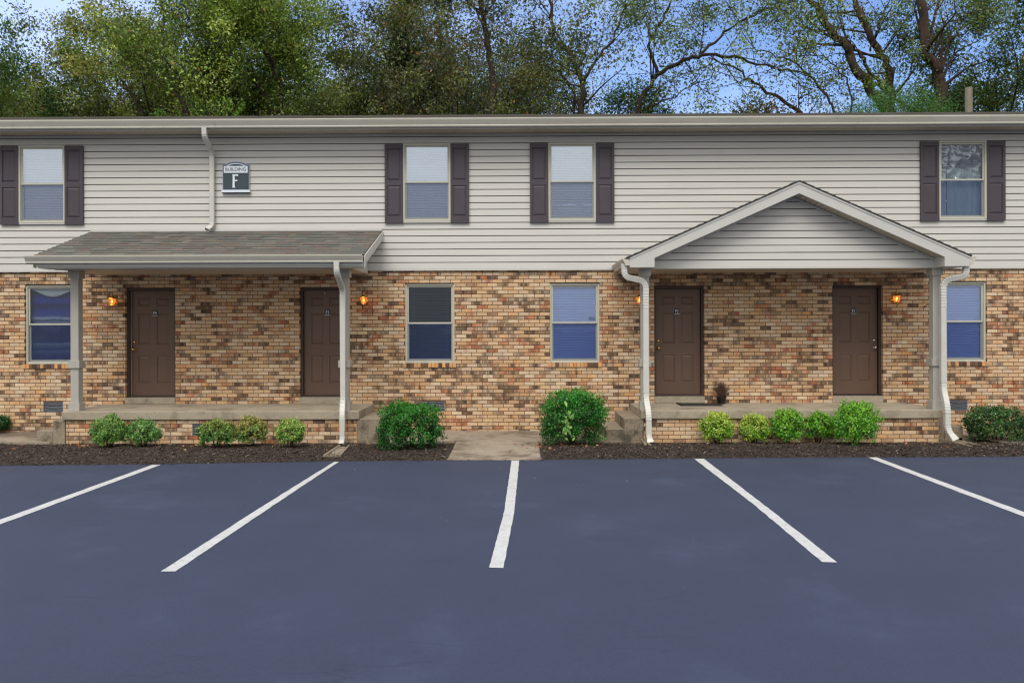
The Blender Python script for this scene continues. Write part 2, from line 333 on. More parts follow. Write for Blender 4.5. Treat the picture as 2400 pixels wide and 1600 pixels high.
def brickwork(mb, x0, x1, zt, nc, holes, yf=0.0, depth=.09, seed=0.0, zcut=-.02):
    for c in range(nc):
        z1 = zt-c*CH-JT/2; z0 = z1-CH+JT
        if z1 < zcut: break
        off = (BL/2 if c % 2 else 0)+random.uniform(-.008, .008)
        hs = [(h[0], h[1]) for h in holes if h[2] < (z0+z1)/2 < h[3]]
        k = math.floor((x0-off)/BL)
        while k*BL+off < x1:
            a = k*BL+off+JT/2; b = a+BL-JT; k += 1
            a = max(a, x0); b = min(b, x1)
            if b-a < .02: continue
            cs0 = brick_cols((a+b)/2, (z0+z1)/2, seed)
            hh = []
            for s0, s1 in cut(a, b, hs):
                if s1-s0 < .012: continue
                dz = random.uniform(-.0012, .0012)
                cs = cs0 if s1-s0 > .12 else [cs0[1]]*5
                brick(mb, s0, s1, max(z0, zcut)+dz, z1+dz, yf+random.uniform(-.0015, .0015), yf+depth, cs)
def rowlock(mb, x0, x1, yf, yb, z0, z1):
    n = round((x1-x0)/.0712); wd = (x1-x0)/n
    for i in range(n):
        c = jit(random.choice([ORNG[0], ORNG[0], ORNG[1], DARK[1], DARK[3], BUFF[3], DARK[0]]), .1)
        brick(mb, x0+i*wd+.004, x0+(i+1)*wd-.004, z0, z1, yf+random.uniform(-.002, .002), yb, [c]*5)

# ---------------------------------------------------------------- layout numbers (metres, wall face at y = 0)
XL, XR = -13.0, 13.0
SLABZ, CEIL = 0.53, 3.05
def rows(k): return Z0C-k*CH
LOWX = []                                    # lower windows: outer frame left/right
for a, b in ((58, 174), (949, 1065), (1289, 1405.5), (2196, 2313)):
    LOWX.append((WX(a, 760), WX(b, 760)))
ZW0, ZW1 = rows(25)+.012, rows(3)-.01
DOORX = [(WX(293, 800), WX(410.5, 800)), (WX(702, 800), WX(818, 800)), (WX(1533.5, 800), WX(1651.5, 800)), (WX(1951, 800), WX(2070, 800))]
ZD0, ZD1 = SLABZ, rows(4)+.0
UPX = [(WX(47.5, 430), WX(156.5, 430)), (WX(945.5, 430), WX(1057, 430)), (WX(1284.5, 430), WX(1396, 430)), (WX(2196.5, 430), WX(2308.5, 430))]
ZU0, ZU1 = 4.065, 5.575
VENTS = [(WX(101, 975), WX(148, 975), rows(38)+.0, rows(38)+.19), (WX(992, 975), WX(1042, 975), rows(38), rows(38)+.19), (WX(2224, 975), WX(2268, 975), rows(38), rows(38)+.19)]

BLD = empty('apartment_building', (0, 0, 0))
tag(BLD, 'two storey apartment building of mottled brick below and pale lap siding above', 'building')
# brick wall
holes = [(a, b, ZW0-.07, ZW1+.01) for a, b in LOWX] + [(a, b, ZD0-.02, ZD1) for a, b in DOORX] + [v for v in VENTS]
mb = M(); brickwork(mb, XL, XR, Z0C+CH, 46, holes)
mb.m = 1; mb.cur = (1, 1, 1, 1)
hh = [(a-.004, b+.004, c-.004, d+.004) for a, b, c, d in holes]
wall_holes(mb, XL, XR, -.1, 3.14, hh, .009, .25)
mb.build('brick_wall', [MT['brick'], MT['mortar']], BLD)
# siding
def siding(mb, x0f, x1f, zb, n, pitch, yf, holes=(), seams=(), depth=.016):
    for c in range(n):
        za = zb+c*pitch; z2 = za+pitch; xa, xb = x0f(za+pitch*.5), x1f(za+pitch*.5)
        hs = [(h[0], h[1]) for h in holes if h[2] < za+pitch*.5 < h[3]]
        for s0, s1 in cut(xa, xb, hs):
            xs = [s0]+[q for q in np.arange(math.ceil(s0/.7)*.7, s1, .7) if s0+.05 < q < s1-.05]+[s1]
            off = [.0015*mnoise.noise(Vector((q*1.3, c*2.7, yf))) for q in xs]
            for i in range(len(xs)-1):
                p, q = xs[i], xs[i+1]; u, v = off[i], off[i+1]; zo = [.0022*mnoise.noise(Vector((t*.6, c*1.9, 5.5))) for t in (p, q)]
                # bottom lip (rounded), face, top
                prof = [(yf+.022, 0.001), (yf+.002, 0.0), (yf, .003), (yf+.001, .012), (yf+.008, pitch-.014), (yf+.021, pitch-.0115)]
                vs = [(p, y+u, za+z+zo[0]) for y, z in prof]+[(q, y+v, za+z+zo[1]) for y, z in prof]
                k = len(prof); mb.add(vs, [(j, j+k, j+k+1, j+1) for j in range(k-1)])
uh = [(a+.03, b-.03, ZU0+.03, ZU1-.03) for a, b in UPX]
SP, SB = .1285, 3.148
mb = M(); siding(mb, lambda z: XL, lambda z: XR, SB, 21, SP, -.030, uh)
mb.build('siding_wall', MT['siding'], BLD)
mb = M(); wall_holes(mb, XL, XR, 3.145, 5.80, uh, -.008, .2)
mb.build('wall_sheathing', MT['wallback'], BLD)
mb = M(); mb.box(XL, XR, -.034, -.002, 3.118, 3.148); mb.box(XL, XR, -.045, -.034, 3.110, 3.122)
mb.build('starter_trim', MT['trim'], BLD)
mb = M(); mb.box(XL, XR, -.045, -.032, 5.715, 5.765); mb.build('frieze_trim', MT['trim'], BLD)
# shell: back, sides, floors
mb = M()
mb.box(XL, XR, 9.0, 9.2, -.1, 5.8); mb.box(XL-.2, XL, .0, 9.2, -.1, 5.8); mb.box(XR, XR+.2, .0, 9.2, -.1, 5.8)
mb.build('rear_wall', MT['brick'] if False else MT['wallback'], BLD)
mb = M(); mb.box(XL, XR, .25, 9.0, 3.0, 3.2); mb.box(XL, XR, .25, 9.0, .40, .52); mb.build('interior_floor', MT['dark'], BLD)

# eaves
EY = -.47
mb = M()
n = int((XR-XL)/.1)
for i in range(n): mb.box(XL+i*.1+.003, XL+(i+1)*.1-.003, EY+.012, -.034, 5.772, 5.782)
mb.box(XL, XR, EY+.012, .2, 5.7835, 5.80)
mb.build('soffit', MT['soffit'], BLD)
mb = M(); mb.box(XL, XR, EY-.008, EY+.010, 5.745, 5.93); mb.build('fascia', MT['trim'], BLD, bevel=.003)
def gutter_profile(y, z, h=.125, d=.125):
    k = h/.125; e = d/.125
    return [(y, z), (y-.078*e, z), (y-.083*e, z+.016*k), (y-.079*e, z+.024*k), (y-.118*e, z+.088*k), (y-.128*e, z+.108*k), (y-.128*e, z+.125*k), (y-.114*e, z+.125*k), (y-.114*e, z+.113*k), (y-.008, z+.100*k), (y-.004, z+.118*k), (y, z+.118*k)][::-1]
mb = M(); mb.prism_x(gutter_profile(EY-.010, 5.772, .148, .125), XL-.3, XR+.3); mb.build('gutter', MT['gutter'], BLD)

SH = [srgb(106, 103, 97), srgb(101, 100, 95), srgb(112, 109, 101), srgb(96, 95, 91), srgb(106, 96, 88), srgb(102, 104, 98), srgb(110, 101, 94)]
def shingles(mb, o, ud, vd, wd, ln, expo=.135):
    """o: lower corner; ud along the eave, vd up the slope"""
    o = Vector(o); ud = Vector(ud).normalized(); vd = Vector(vd).normalized(); nd = ud.cross(vd).normalized()
    if nd.z < 0: nd = -nd
    r = 0; v = 0
    while v < ln-.001:
        v1 = min(v+expo*1.02, ln); u = -random.uniform(0, .3)
        while u < wd:
            tw = random.choice([.15, .3, .3, .22, .38]); a = max(u, 0)+.0015; b = min(u+tw, wd)-.0015; u += tw
            if b-a < .01: continue
            c = jit(random.choice(SH), .08); h = .011+random.choice([0, .005])
            lift = random.uniform(0, .002); vj = random.uniform(-.004, .004) if v > 0 else 0
            P = lambda s, t, hh_: o+ud*s+vd*t+nd*hh_
            mb.cur = c
            mb.add([P(a, v+vj, h+lift), P(b, v+vj, h+lift), P(b, v1, .002), P(a, v1, .002), P(a, v+vj, 0), P(b, v+vj, 0)],
                   [(0, 1, 2, 3), (4, 5, 1, 0), (4, 0, 3), (5, 2, 1)])
        v += expo
# main roof
zr0, yr0, slope = 5.935, EY-.04, .2885
yr1 = 4.5
mb = M(); v = Vector((0, yr1-yr0, (yr1-yr0)*slope)); shingles(mb, (XL-.3, yr0, zr0), (1, 0, 0), v, XR-XL+.6, v.length, .14)
mb.m = 1; mb.cur = (1, 1, 1, 1)
zt = zr0+(yr1-yr0)*slope
mb.add([(XL-.3, yr0, zr0-.012), (XR+.3, yr0, zr0-.012), (XR+.3, yr1, zt-.012), (XL-.3, yr1, zt-.012), (XL-.3, 9.5, zr0-.012), (XR+.3, 9.5, zr0-.012)],
       [(0, 1, 2, 3), (3, 2, 5, 4), (0, 3, 4), (1, 5, 2)])
mb.build('roof', [MT['shingle'], MT['edge']], BLD)
ROOFTOP = zt

# ---------------------------------------------------------------- windows
def blind(x0, x1, z0, z1, y, colr, name='blind', pitch=.032, tilt=58, parent=None, gap=1.0):
    m_ = mat(name+'_slats', colr, .5, .02, 3); mb = M(); z = z0+.02
    mb.box(x0, x1, y-.014, y+.014, z1-.035, z1); mb.box(x0, x1, y-.010, y+.010, z0, z0+.018)
    hw = .0185; ca, sa = math.cos(R(tilt)), math.sin(R(tilt))
    while z < z1-.04:
        zz = z+random.uniform(-.0012, .0012)
        dy, dz = hw*ca, hw*sa
        pr = [(-1, 0), (-.4, .003), (.4, .003), (1, 0)]
        vs = []
        for xx in (x0, x1):
            e = random.uniform(-.001, .001)
            for t, bl in pr: vs.append((xx, y+t*dy-bl*sa, zz+t*dz+bl*ca+e))
        mb.add(vs, [(j, j+4, j+5, j+1) for j in range(3)]); z += pitch
    for t in (.14, .86):
        xx = x0+(x1-x0)*t; mb.box(xx-.0012, xx+.0012, y-.019, y-.0175, z0, z1-.03)
    return mb.build(name, m_, parent)
def window(x0, x1, z0, z1, yf, label=None, dim=False, up=False):
    """double-hung vinyl window; returns its frame object"""
    mb = M(); mb.ring(x0, x1, yf, yf+.07, z0, z1, .034)
    mb.ring(x0+.034, x1-.034, yf+.022, yf+.06, z0+.034, z1-.034, .010)          # inner stop
    zm = (z0+z1)/2+.005
    mb.ring(x0+.044, x1-.044, yf+.028, yf+.05, zm-.018, z1-.044, .022, .036, .022)   # upper sash
    mb.ring(x0+.044, x1-.044, yf+.052, yf+.074, z0+.044, zm+.016, .026, .036, .034)   # lower sash, further in
    fr = mb.build('window', MT['winframe'], BLD, bevel=.0025, seg=1)
    if label: fr['label'] = label
    g = M(); g.quad((x0+.06, yf+.040, zm), (x1-.06, yf+.040, zm), (x1-.06, yf+.040, z1-.06), (x0+.06, yf+.040, z1-.06)); g.build('pane', MT['glassdim' if dim else ('glassup' if up else 'glass')], fr)
    g = M(); g.quad((x0+.06, yf+.064, z0+.06), (x1-.06, yf+.064, z0+.06), (x1-.06, yf+.064, zm), (x0+.06, yf+.064, zm)); g.build('pane', MT['glassuplow' if up else 'glasslow'], fr)
    g = M(); g.quad((x0+.05, yf+.020, z0+.044), (x1-.05, yf+.020, z0+.044), (x1-.05, yf+.020, zm-.004), (x0+.05, yf+.020, zm-.004)); g.build('insect_screen', MT['screen'], fr)
    return fr, (x0+.03, x1-.03, z0+.03, z1-.03, yf+.098)
PALE = srgb(206, 216, 236); BLUE = srgb(148, 178, 246); MID = srgb(196, 206, 228)
WLAB = ['upstairs window beside left edge with closed pale blinds', 'upstairs window right of the porch roof', 'upstairs window left of the gable with white blinds', 'upstairs window with crumpled plastic film']
for i, (a, b) in enumerate(UPX):
    fr, (x0, x1, z0, z1, y) = window(a, b, ZU0, ZU1, -.062, WLAB[i], dim=(i == 3), up=(i < 3))
    # flat casing strip under the window, as on the photo
    s = M(); s.box(a+.004, b-.004, -.058, -.022, ZU0-.028, ZU0-.002); s.build('window_sill', MT['trim'], fr, bevel=.002)
    if i < 3: blind(x0, x1, z0, z1, y, [srgb(240, 246, 255), srgb(222, 232, 250), srgb(238, 246, 255)][i], parent=fr)
    else:
        blind(x0, x1, z0+1.0, z1, y+.02, srgb(112, 112, 136), parent=fr)
        cm = mat('grey_curtain', srgb(178, 196, 200), .8, .05, 3); c = M(); N = 60; c.smooth = True
        vs = []
        for k in range(N+1):
            xx = x0+(x1-x0)*k/N; yy = y+.06+.012*math.sin(k*.9)+.008*math.sin(k*.37+1)
            vs += [(xx, yy, z0), (xx, yy, z1-.1)]
        c.add(vs, [(2*k, 2*k+2, 2*k+3, 2*k+1) for k in range(N) if not 13 <= k <= 14]); c.build('curtain', cm, fr)
        # crumpled plastic sheet behind the glass
        fm = bpy.data.materials.new('plastic_film'); fm.use_nodes = True; n_ = fm.node_tree; n_.nodes.remove(n_.nodes['Principled BSDF'])
        t_ = n_.nodes.new('ShaderNodeBsdfTransparent'); g_ = n_.nodes.new('ShaderNodeBsdfGlossy'); g_.inputs['Roughness'].default_value = .10
        lw = n_.nodes.new('ShaderNodeLayerWeight'); lw.inputs['Blend'].default_value = .30; ma_ = n_.nodes.new('ShaderNodeMath'); ma_.operation = 'ADD'; ma_.inputs[1].default_value = .16
        n_.links.new(lw.outputs['Fresnel'], ma_.inputs[0])
        x_ = n_.nodes.new('ShaderNodeMixShader'); n_.links.new(ma_.outputs[0], x_.inputs['Fac']); n_.links.new(t_.outputs[0], x_.inputs[1]); n_.links.new(g_.outputs[0], x_.inputs[2]); n_.links.new(x_.outputs[0], n_.nodes['Material Output'].inputs['Surface'])
        f = M(); NX, NZ = 36, 50; zf0 = (z0+z1)/2-.02
        f.smooth = True
        for q in range(NZ+1):
            for p in range(NX+1):
                xx = x0+(x1-x0)*p/NX; zz = zf0+(z1-zf0)*q/NZ
                h = mnoise.fractal(Vector((xx*4.5+zz*2.5, 3.3, zz*3.5-xx*1.5)), 1.0, 2.0, 2)
                f.v.append((xx, y-.036+.075*abs(h)**.8, zz)); f.c.append((1, 1, 1, 1))
        for q in range(NZ):
            for p in range(NX):
                f.f.append([q*(NX+1)+p, q*(NX+1)+p+1, (q+1)*(NX+1)+p+1, (q+1)*(NX+1)+p]); f.mi.append(0); f.sm.append(True)
        f.build('plastic_film', fm, fr)
LLAB = ['downstairs window with striped navy blanket behind the left post', 'downstairs window with dark blinds', 'downstairs window with bright blue blinds', 'downstairs window with blue blinds beside the downspout']
for i, (a, b) in enumerate(LOWX):
    fr, (x0, x1, z0, z1, y) = window(a, b, ZW0, ZW1, .035, LLAB[i], dim=(i < 2))
    s = M(); rowlock(s, a-.035, b+.035, -.028, .10, ZW0-.082, ZW0-.002); s.m = 1; s.box(a-.03, b+.03, -.018, .10, ZW0-.079, ZW0-.006)
    s.build('window_sill', [MT['brick'], MT['mortar']], fr)
    if i == 1: blind(x0, x1, z0, z1, y+.03, srgb(92, 98, 140), tilt=8, pitch=.050, parent=fr)
    elif i > 1: blind(x0, x1, z0, z1, y, BLUE, parent=fr)
    else:
        bm_ = bpy.data.materials.new('striped_blanket'); bm_.use_nodes = True; n_ = bm_.node_tree; l_ = n_.links.new
        t_ = n_.nodes.new('ShaderNodeTexCoord'); sp_ = n_.nodes.new('ShaderNodeSeparateXYZ'); l_(t_.outputs['Object'], sp_.inputs[0])
        ns = n_.nodes.new('ShaderNodeTexNoise'); ns.inputs['Scale'].default_value = 2.2; l_(t_.outputs['Object'], ns.inputs['Vector'])
        ma_ = n_.nodes.new('ShaderNodeMath'); ma_.operation = 'MULTIPLY_ADD'; ma_.inputs[1].default_value = .06; l_(ns.outputs['Fac'], ma_.inputs[0]); l_(sp_.outputs['Z'], ma_.inputs[2])
        mr_ = n_.nodes.new('ShaderNodeMapRange'); mr_.inputs['From Min'].default_value = z0; mr_.inputs['From Max'].default_value = z1; l_(ma_.outputs[0], mr_.inputs['Value'])
        cr = n_.nodes.new('ShaderNodeValToRGB'); e = cr.color_ramp; e.interpolation = 'LINEAR'
        stops = [(0, (22, 26, 72)), (.12, (30, 38, 100)), (.17, (86, 104, 140)), (.20, (24, 30, 80)), (.27, (120, 140, 165)), (.29, (26, 32, 84)), (.38, (20, 22, 60)), (.53, (28, 34, 90)), (.56, (110, 130, 160)), (.58, (40, 50, 110)), (.61, (150, 168, 190)), (.64, (50, 70, 150)), (.70, (34, 44, 150)), (.78, (20, 22, 70)), (.84, (40, 52, 160)), (.92, (20, 24, 66))]
        e.elements[0].position = 0; e.elements[0].color = srgb(*stops[0][1]); e.elements[1].position = stops[1][0]; e.elements[1].color = srgb(*stops[1][1])
        for p_, c_ in stops[2:]:
            el = e.elements.new(p_); el.color = srgb(*c_)
        l_(mr_.outputs[0], cr.inputs['Fac']); l_(cr.outputs[0], n_.nodes['Principled BSDF'].inputs['Base Color']); n_.nodes['Principled BSDF'].inputs['Roughness'].default_value = .9
        c = M(); N = 60; c.smooth = True; vs = []
        for k in range(N+1):
            xx = x0+(x1-x0)*k/N; yy = y+.03+.012*math.sin(k*.5)+.006*math.sin(k*1.1+1); vs += [(xx, yy, z0), (xx, yy, z1)]
        c.add(vs, [(2*k, 2*k+2, 2*k+3, 2*k+1) for k in range(N)]); c.build('blanket', bm_, fr)
        c = M(); c.smooth = True; NU, NV = 30, 8                      # white swag valance
        for q in range(NV+1):
            for p in range(NU+1):
                t = p/NU; sg = .055+.13*math.sin(math.pi*t); yy = y-.015-.012*math.sin(q/NV*math.pi*3)
                c.v.append((x0+(x1-x0)*t, yy, z1-.01-sg*q/NV*(.55+.45*math.sin(math.pi*t)))); c.c.append((1, 1, 1, 1))
        for q in range(NV):
            for p in range(NU): c.f.append([q*(NU+1)+p, (q+1)*(NU+1)+p, (q+1)*(NU+1)+p+1, q*(NU+1)+p+1]); c.mi.append(0); c.sm.append(True)
        c.build('valance', mat('valance', srgb(176, 184, 182), .8, .1, 12), fr)

# ---------------------------------------------------------------- raised panels, shutters, doors
def paneled(mb, x0, x1, z0, z1, yf, yb, panels, dip=.010, bw=.016):
    """flat front at yf with raised panels sunk into it"""
    hs = [(x0+(x1-x0)*a, x0+(x1-x0)*b, z0+(z1-z0)*c, z0+(z1-z0)*d) for a, b, c, d in panels]
    xs = sorted({x0, x1, *[h[0] for h in hs], *[h[1] for h in hs]}); zs = sorted({z0, z1, *[h[2] for h in hs], *[h[3] for h in hs]})
    for i in range(len(xs)-1):
        for j in range(len(zs)-1):
            cx = (xs[i]+xs[i+1])/2; cz = (zs[j]+zs[j+1])/2
            if any(h[0] < cx < h[1] and h[2] < cz < h[3] for h in hs): continue
            mb.quad((xs[i], yf, zs[j]), (xs[i+1], yf, zs[j]), (xs[i+1], yf, zs[j+1]), (xs[i], yf, zs[j+1]))
    for a, b, c, d in hs:
        rings = [(0, yf), (bw*.35, yf+dip), (bw*.8, yf+dip), (bw*2.2, yf+.002), ]
        vs = []
        for o_, y_ in rings: vs += [(a+o_, y_, c+o_), (b-o_, y_, c+o_), (b-o_, y_, d-o_), (a+o_, y_, d-o_)]
        fs = [(r*4+k, r*4+(k+1) % 4, (r+1)*4+(k+1) % 4, (r+1)*4+k) for r in range(3) for k in range(4)]+[(12, 13, 14, 15)]
        mb.add(vs, fs)
    mb.add([(x0, yf, z0), (x1, yf, z0), (x1, yf, z1), (x0, yf, z1), (x0, yb, z0), (x1, yb, z0), (x1, yb, z1), (x0, yb, z1)],
           [(0, 4, 5, 1), (1, 5, 6, 2), (2, 6, 7, 3), (3, 7, 4, 0)])
for i, (a, b) in enumerate(UPX):
    for s_ in (0, 1):
        sw = .358
        xa = a-sw+.004 if s_ == 0 else b-.004; xb = xa+sw
        if i == 1 and s_ == 0: pass
        mb = M(); paneled(mb, xa, xb, ZU0-.035, ZU1-.015, -.072, -.034, [(.12, .86, .085, .475), (.12, .86, .54, .948)], .014, .018)
        mb.build('shutter', MT['shutter'], BLD)
PAN = [(.155, .43, .117, .375), (.57, .845, .117, .375), (.155, .43, .485, .78), (.57, .845, .485, .78), (.155, .43, .85, .93), (.57, .845, .85, .93)]
for i, (a, b) in enumerate(DOORX):
    num = 4-i
    mb = M(); mb.m = 0                                            # brick mould frame
    mb.ring(a+.001, b-.001, .075, .13, SLABZ+.14, ZD1-.001, .045, .012, .045)
    mb.ring(a+.001, b-.001, .135, .24, SLABZ+.135, ZD1-.001, .028, .010, .028)
    dx0, dx1, dz0, dz1 = a+.049, b-.049, SLABZ+.155, ZD1-.05
    dr = M(); paneled(dr, dx0, dx1, dz0, dz1, .150, .19, PAN, .011, .018)
    door = dr.build('door', MT['door'], BLD); door['label'] = 'brown six panel door numbered F%d' % num
    mb.build('door_frame', MT['doorframe'], door)
    t = M(); t.box(a+.001, b-.001, -.012, .25, SLABZ+.001, SLABZ+.125); t.build('threshold', MT['concrete'], door, bevel=.006)
    t = M(); t.box(a+.03, b-.03, .11, .17, SLABZ+.127, SLABZ+.149); t.build('door_sill', MT['vent'], door, bevel=.003)
    if i == 0:
        t = M(); t.box(dx0-.003, dx0+.005, .138, .149, dz0, dz1); t.build('weather_strip', MT['strip'], door)
    left = i != 3
    kx = dx0+.055 if left else dx1-.055; hwm = MT['chrome'] if i == 3 else MT['brass']
    if i == 1: kx = dx1-.055
    if i != 1 or True:
        k = M(); k.smooth = True; k.lathe((kx, .150, SLABZ+1.06), [(.030, 0), (.030, .006), (.012, .010), (.010, .030), (.020, .036), (.029, .050), (.026, .066), (.012, .074)], 14, 'y'); k.build('doorknob', hwm, door)
        k = M(); k.smooth = True; k.lathe((kx, .150, SLABZ+1.20), [(.028, 0), (.027, .010), (.018, .016), (.008, .018)], 14, 'y'); k.build('deadbolt', hwm, door)
    px, pz = [(363.6, 732.7), (767.6, 731.5), (1586.5, 728.5), (2000, 727.7)][i]; cx, cz = W(px, pz, .145)
    p = M(); p.box(cx-.046, cx+.046, .140, .149, cz-.050, cz+.050); p.m = 1; p.box(cx-.052, cx+.052, .138, .149, cz-.060, cz-.053)
    text_mesh(p, 'F%d' % num, .088, cx, .1385, cz-.004, .003, .82); p.build('number_plate', [MT['plate'], MT['signwhite']], door)
    if i == 1:
        p = M(); hx, hz = W(761, 687, .14); p.lathe((hx, .150, hz), [(.012, 0), (.012, .02), (.006, .026)], 8, 'y'); p.build('hook', MT['signwhite'], door)

# ---------------------------------------------------------------- foundation vents
def vent(x0, x1, z0, z1, yf):
    mb = M(); mb.ring(x0+.002, x1-.002, yf, yf+.05, z0+.002, z1-.002, .012); n = 5
    for k in range(n):
        z = z0+.02+(z1-z0-.04)*(k+.5)/n; sag = .006*(1 if k % 2 else -.4)
        P = [(x0+.013+(x1-x0-.026)*t/6, sag*math.sin(math.pi*t/6)) for t in range(7)]
        for j in range(6):
            (a, da), (b, db) = P[j], P[j+1]
            mb.quad((a, yf+.006, z-.007+da), (b, yf+.006, z-.007+db), (b, yf+.020, z+.005+db), (a, yf+.020, z+.005+da))
    o = mb.build('foundation_vent', MT['vent'], BLD)
    k = M(); k.quad((x0, yf+.048, z0), (x1, yf+.048, z0), (x1, yf+.048, z1), (x0, yf+.048, z1)); k.build('vent_backing', MT['black'], o)
for x0, x1, z0, z1 in VENTS: vent(x0, x1, z0, z1, .004)

# ---------------------------------------------------------------- porches: slab, brick base, steps
SLABY = -1.36
PL = (-8.13, -2.83); PR = (2.16, 7.46)
LSX = WX(145, 1000, SLABY+.05)
v2 = (W(450, 1010, SLABY+.04)[0], W(474, 1010, SLABY+.04)[0])
for pi_, (a, b) in enumerate((PL, PR)):
    mb = M(); mb.box(a, b, SLABY, -.001, SLABZ-.15, SLABZ)
    sl = mb.build('porch_floor', MT['concrete'], BLD, bevel=.012, seg=3)
    mb = M(); hs = [(v2[0], v2[0]+.36, .10, .295)] if pi_ == 0 else []
    zt_ = SLABZ-.154
    yb_ = SLABY+.045
    brickwork(mb, a+.05, b-.05, zt_, 7, hs, yf=yb_, depth=.09, seed=20+pi_*9, zcut=-.06)
    for side, xx in ((0, a+.05), (1, b-.05)):                    # returns along the ends
        for c in range(6):
            z1 = zt_-c*CH-JT/2; z0 = z1-CH+JT; y = yb_+.10
            if z0 < -.06: break
            while y < -.02:
                y2 = min(y+BL-JT, -.005); cs = brick_cols(y*1.3+xx, z0); 
                if y2-y > .03: brick(mb, y, y2, z0, z1, xx if side == 0 else xx, xx+(.08 if side == 0 else -.08), cs, 'y')
                y += BL
    mb.m = 1
    if hs: wall_holes(mb, a+.056, b-.056, -.1, zt_, [(h[0]-.004, h[1]+.004, h[2]-.004, h[3]+.004) for h in hs], yb_+.0065, yb_+.12)
    else: mb.box(a+.056, b-.056, yb_+.0065, yb_+.12, -.1, zt_)
    mb.box(a+.056, a+.12, yb_+.121, -.001, -.1, zt_); mb.box(b-.12, b-.056, yb_+.121, -.001, -.1, zt_)
    mb.build('porch_base', [MT['brick'], MT['mortar']], BLD)
vent(v2[0], v2[0]+.36, .10, .295, SLABY+.05)
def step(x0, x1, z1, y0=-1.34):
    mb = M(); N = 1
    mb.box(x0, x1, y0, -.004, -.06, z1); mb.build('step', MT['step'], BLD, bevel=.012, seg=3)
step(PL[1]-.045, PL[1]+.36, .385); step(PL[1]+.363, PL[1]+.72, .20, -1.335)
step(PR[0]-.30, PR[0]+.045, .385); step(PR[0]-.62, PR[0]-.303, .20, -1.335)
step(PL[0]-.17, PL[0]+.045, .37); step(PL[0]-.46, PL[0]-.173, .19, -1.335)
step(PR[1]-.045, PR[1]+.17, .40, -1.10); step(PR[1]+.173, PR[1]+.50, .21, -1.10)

# ---------------------------------------------------------------- porch columns
def column(u, Yf=-1.27):
    x = W(u, 800, Yf+.07)[0]; y = Yf+.095; h = .072
    mb = M()
    for t in (0,): mb.box(x-h, x+h, y-h, y+h, SLABZ+.001, CEIL-.002)
    c = mb.build('porch_column', MT['column'], BLD, bevel=.005)
    for nm, z0, z1, g in (('column_base', SLABZ+.002, SLABZ+.145, .026), ('column_collar', 1.30, 1.425, .030), ('column_cap', CEIL-.145, CEIL-.003, .026)):
        q = M(); q.ring(x-h-g, x+h+g, y-h-g, y+h+g, z0, z1, g-.001) if False else None
        e = h+g
        q.box(x-e, x+e, y-e, y-h-.001, z0, z1); q.box(x-e, x+e, y+h+.001, y+e, z0, z1); q.box(x-e, x-h-.001, y-h-.001, y+h+.001, z0, z1); q.box(x+h+.001, x+e, y-h-.001, y+h+.001, z0, z1)
        q.build(nm, MT['column'], c)
    return x
CX = [column(178), column(808), column(1511.5), column(2193)]

# ---------------------------------------------------------------- left porch roof (shed)
mb = M(); mb.box(PL[0]-.06, PL[1]-.10, -1.72, -.035, CEIL, CEIL+.02); mb.build('porch_ceiling', MT['soffit'], BLD)
xa, xb = WX(213, 545, -.03), WX(896, 540, -.03)
zw = W(600, 542, -.03)[1]; yfr = -1.80; zfr = W(500, 597.5, yfr)[1]
rf = M(); vv = Vector((0, -.035-yfr, zw-zfr)); shingles(rf, (xa, yfr, zfr), (1, 0, 0), vv, xb-xa, vv.length)
rf.m = 1; rf.cur = (1, 1, 1, 1)
rf.prism_x([(yfr+.004, zfr-.016), (-.035, zw-.016), (-.035, zw-.002), (yfr+.004, zfr-.002)], xa+.002, xb-.002)
shed = rf.build('porch_roof', [MT['shingle'], MT['edge']], BLD)
# fascia, front beam, rake boards, gutter
g0 = W(500, 616, yfr)[1]
mb = M(); mb.box(xa+.02, xb-.02, yfr+.012, yfr+.03, g0-.055, zfr-.018); mb.box(xa+.05, xb-.05, yfr+.03, yfr+.034, g0-.075, g0+.02)
mb.box(xa+.05, xb-.05, yfr+.035, -1.45, g0-.078, g0-.060); mb.build('fascia', MT['trim'], shed)
mb = M(); mb.box(PL[0]-.055, PL[1]-.105, -1.42, -1.16, CEIL+.021, g0+.03) ; 
mb.build('porch_beam', MT['trim'], shed)
for x0_, x1_ in ((xa-.018, xa+.001), (xb-.001, xb+.018)):
    mb = M(); mb.prism_x([(yfr+.08, g0-.072), (yfr+.010, g0-.072), (yfr+.010, zfr-.012), (-.036, zw-.012), (-.036, zw-.165), (yfr+.08, zfr-.14)][::-1], x0_, x1_); mb.build('rake_board', MT['trim'], shed)
    mb = M(); xm = x0_ if x0_ < -5 else x1_-.012
    inx = xa+.28 if x0_ < -5 else xb-.29
    mb.prism_x([(yfr+.03, g0-.05), (yfr+.03, zfr-.10), (-.04, zw-.10), (-.04, CEIL+.021), (yfr+.06, CEIL+.021)][::-1] , (inx-.006), (inx+.006)); mb.build('gable_end', MT['trim'], shed)
    mb = M(); lo, hi = sorted((x0_+.009, inx)); mb.prism_x([(yfr+.09, zfr-.128), (-.04, zw-.15), (-.04, zw-.14), (yfr+.09, zfr-.118)][::-1], lo+.011, hi-.008); mb.build('soffit', MT['soffit'], shed)
mb = M(); mb.box(PL[0]-.06, PL[1]-.10, -1.45, -1.43, CEIL-.015, g0-.079); mb.build('beam_trim', MT['trim'], shed)
mb = M(); mb.prism_x(gutter_profile(yfr+.010, g0, .128, .12), xa-.10, xb-.015)
mb.build('gutter', MT['gutter'], shed)
# flashing where the roof meets the siding
mb = M(); mb.prism_x([(-.034, zw-.01), (-.05, zw+.0), (-.048, zw+.045), (-.034, zw+.05)], xa, xb); mb.build('flashing', MT['trim'], shed)

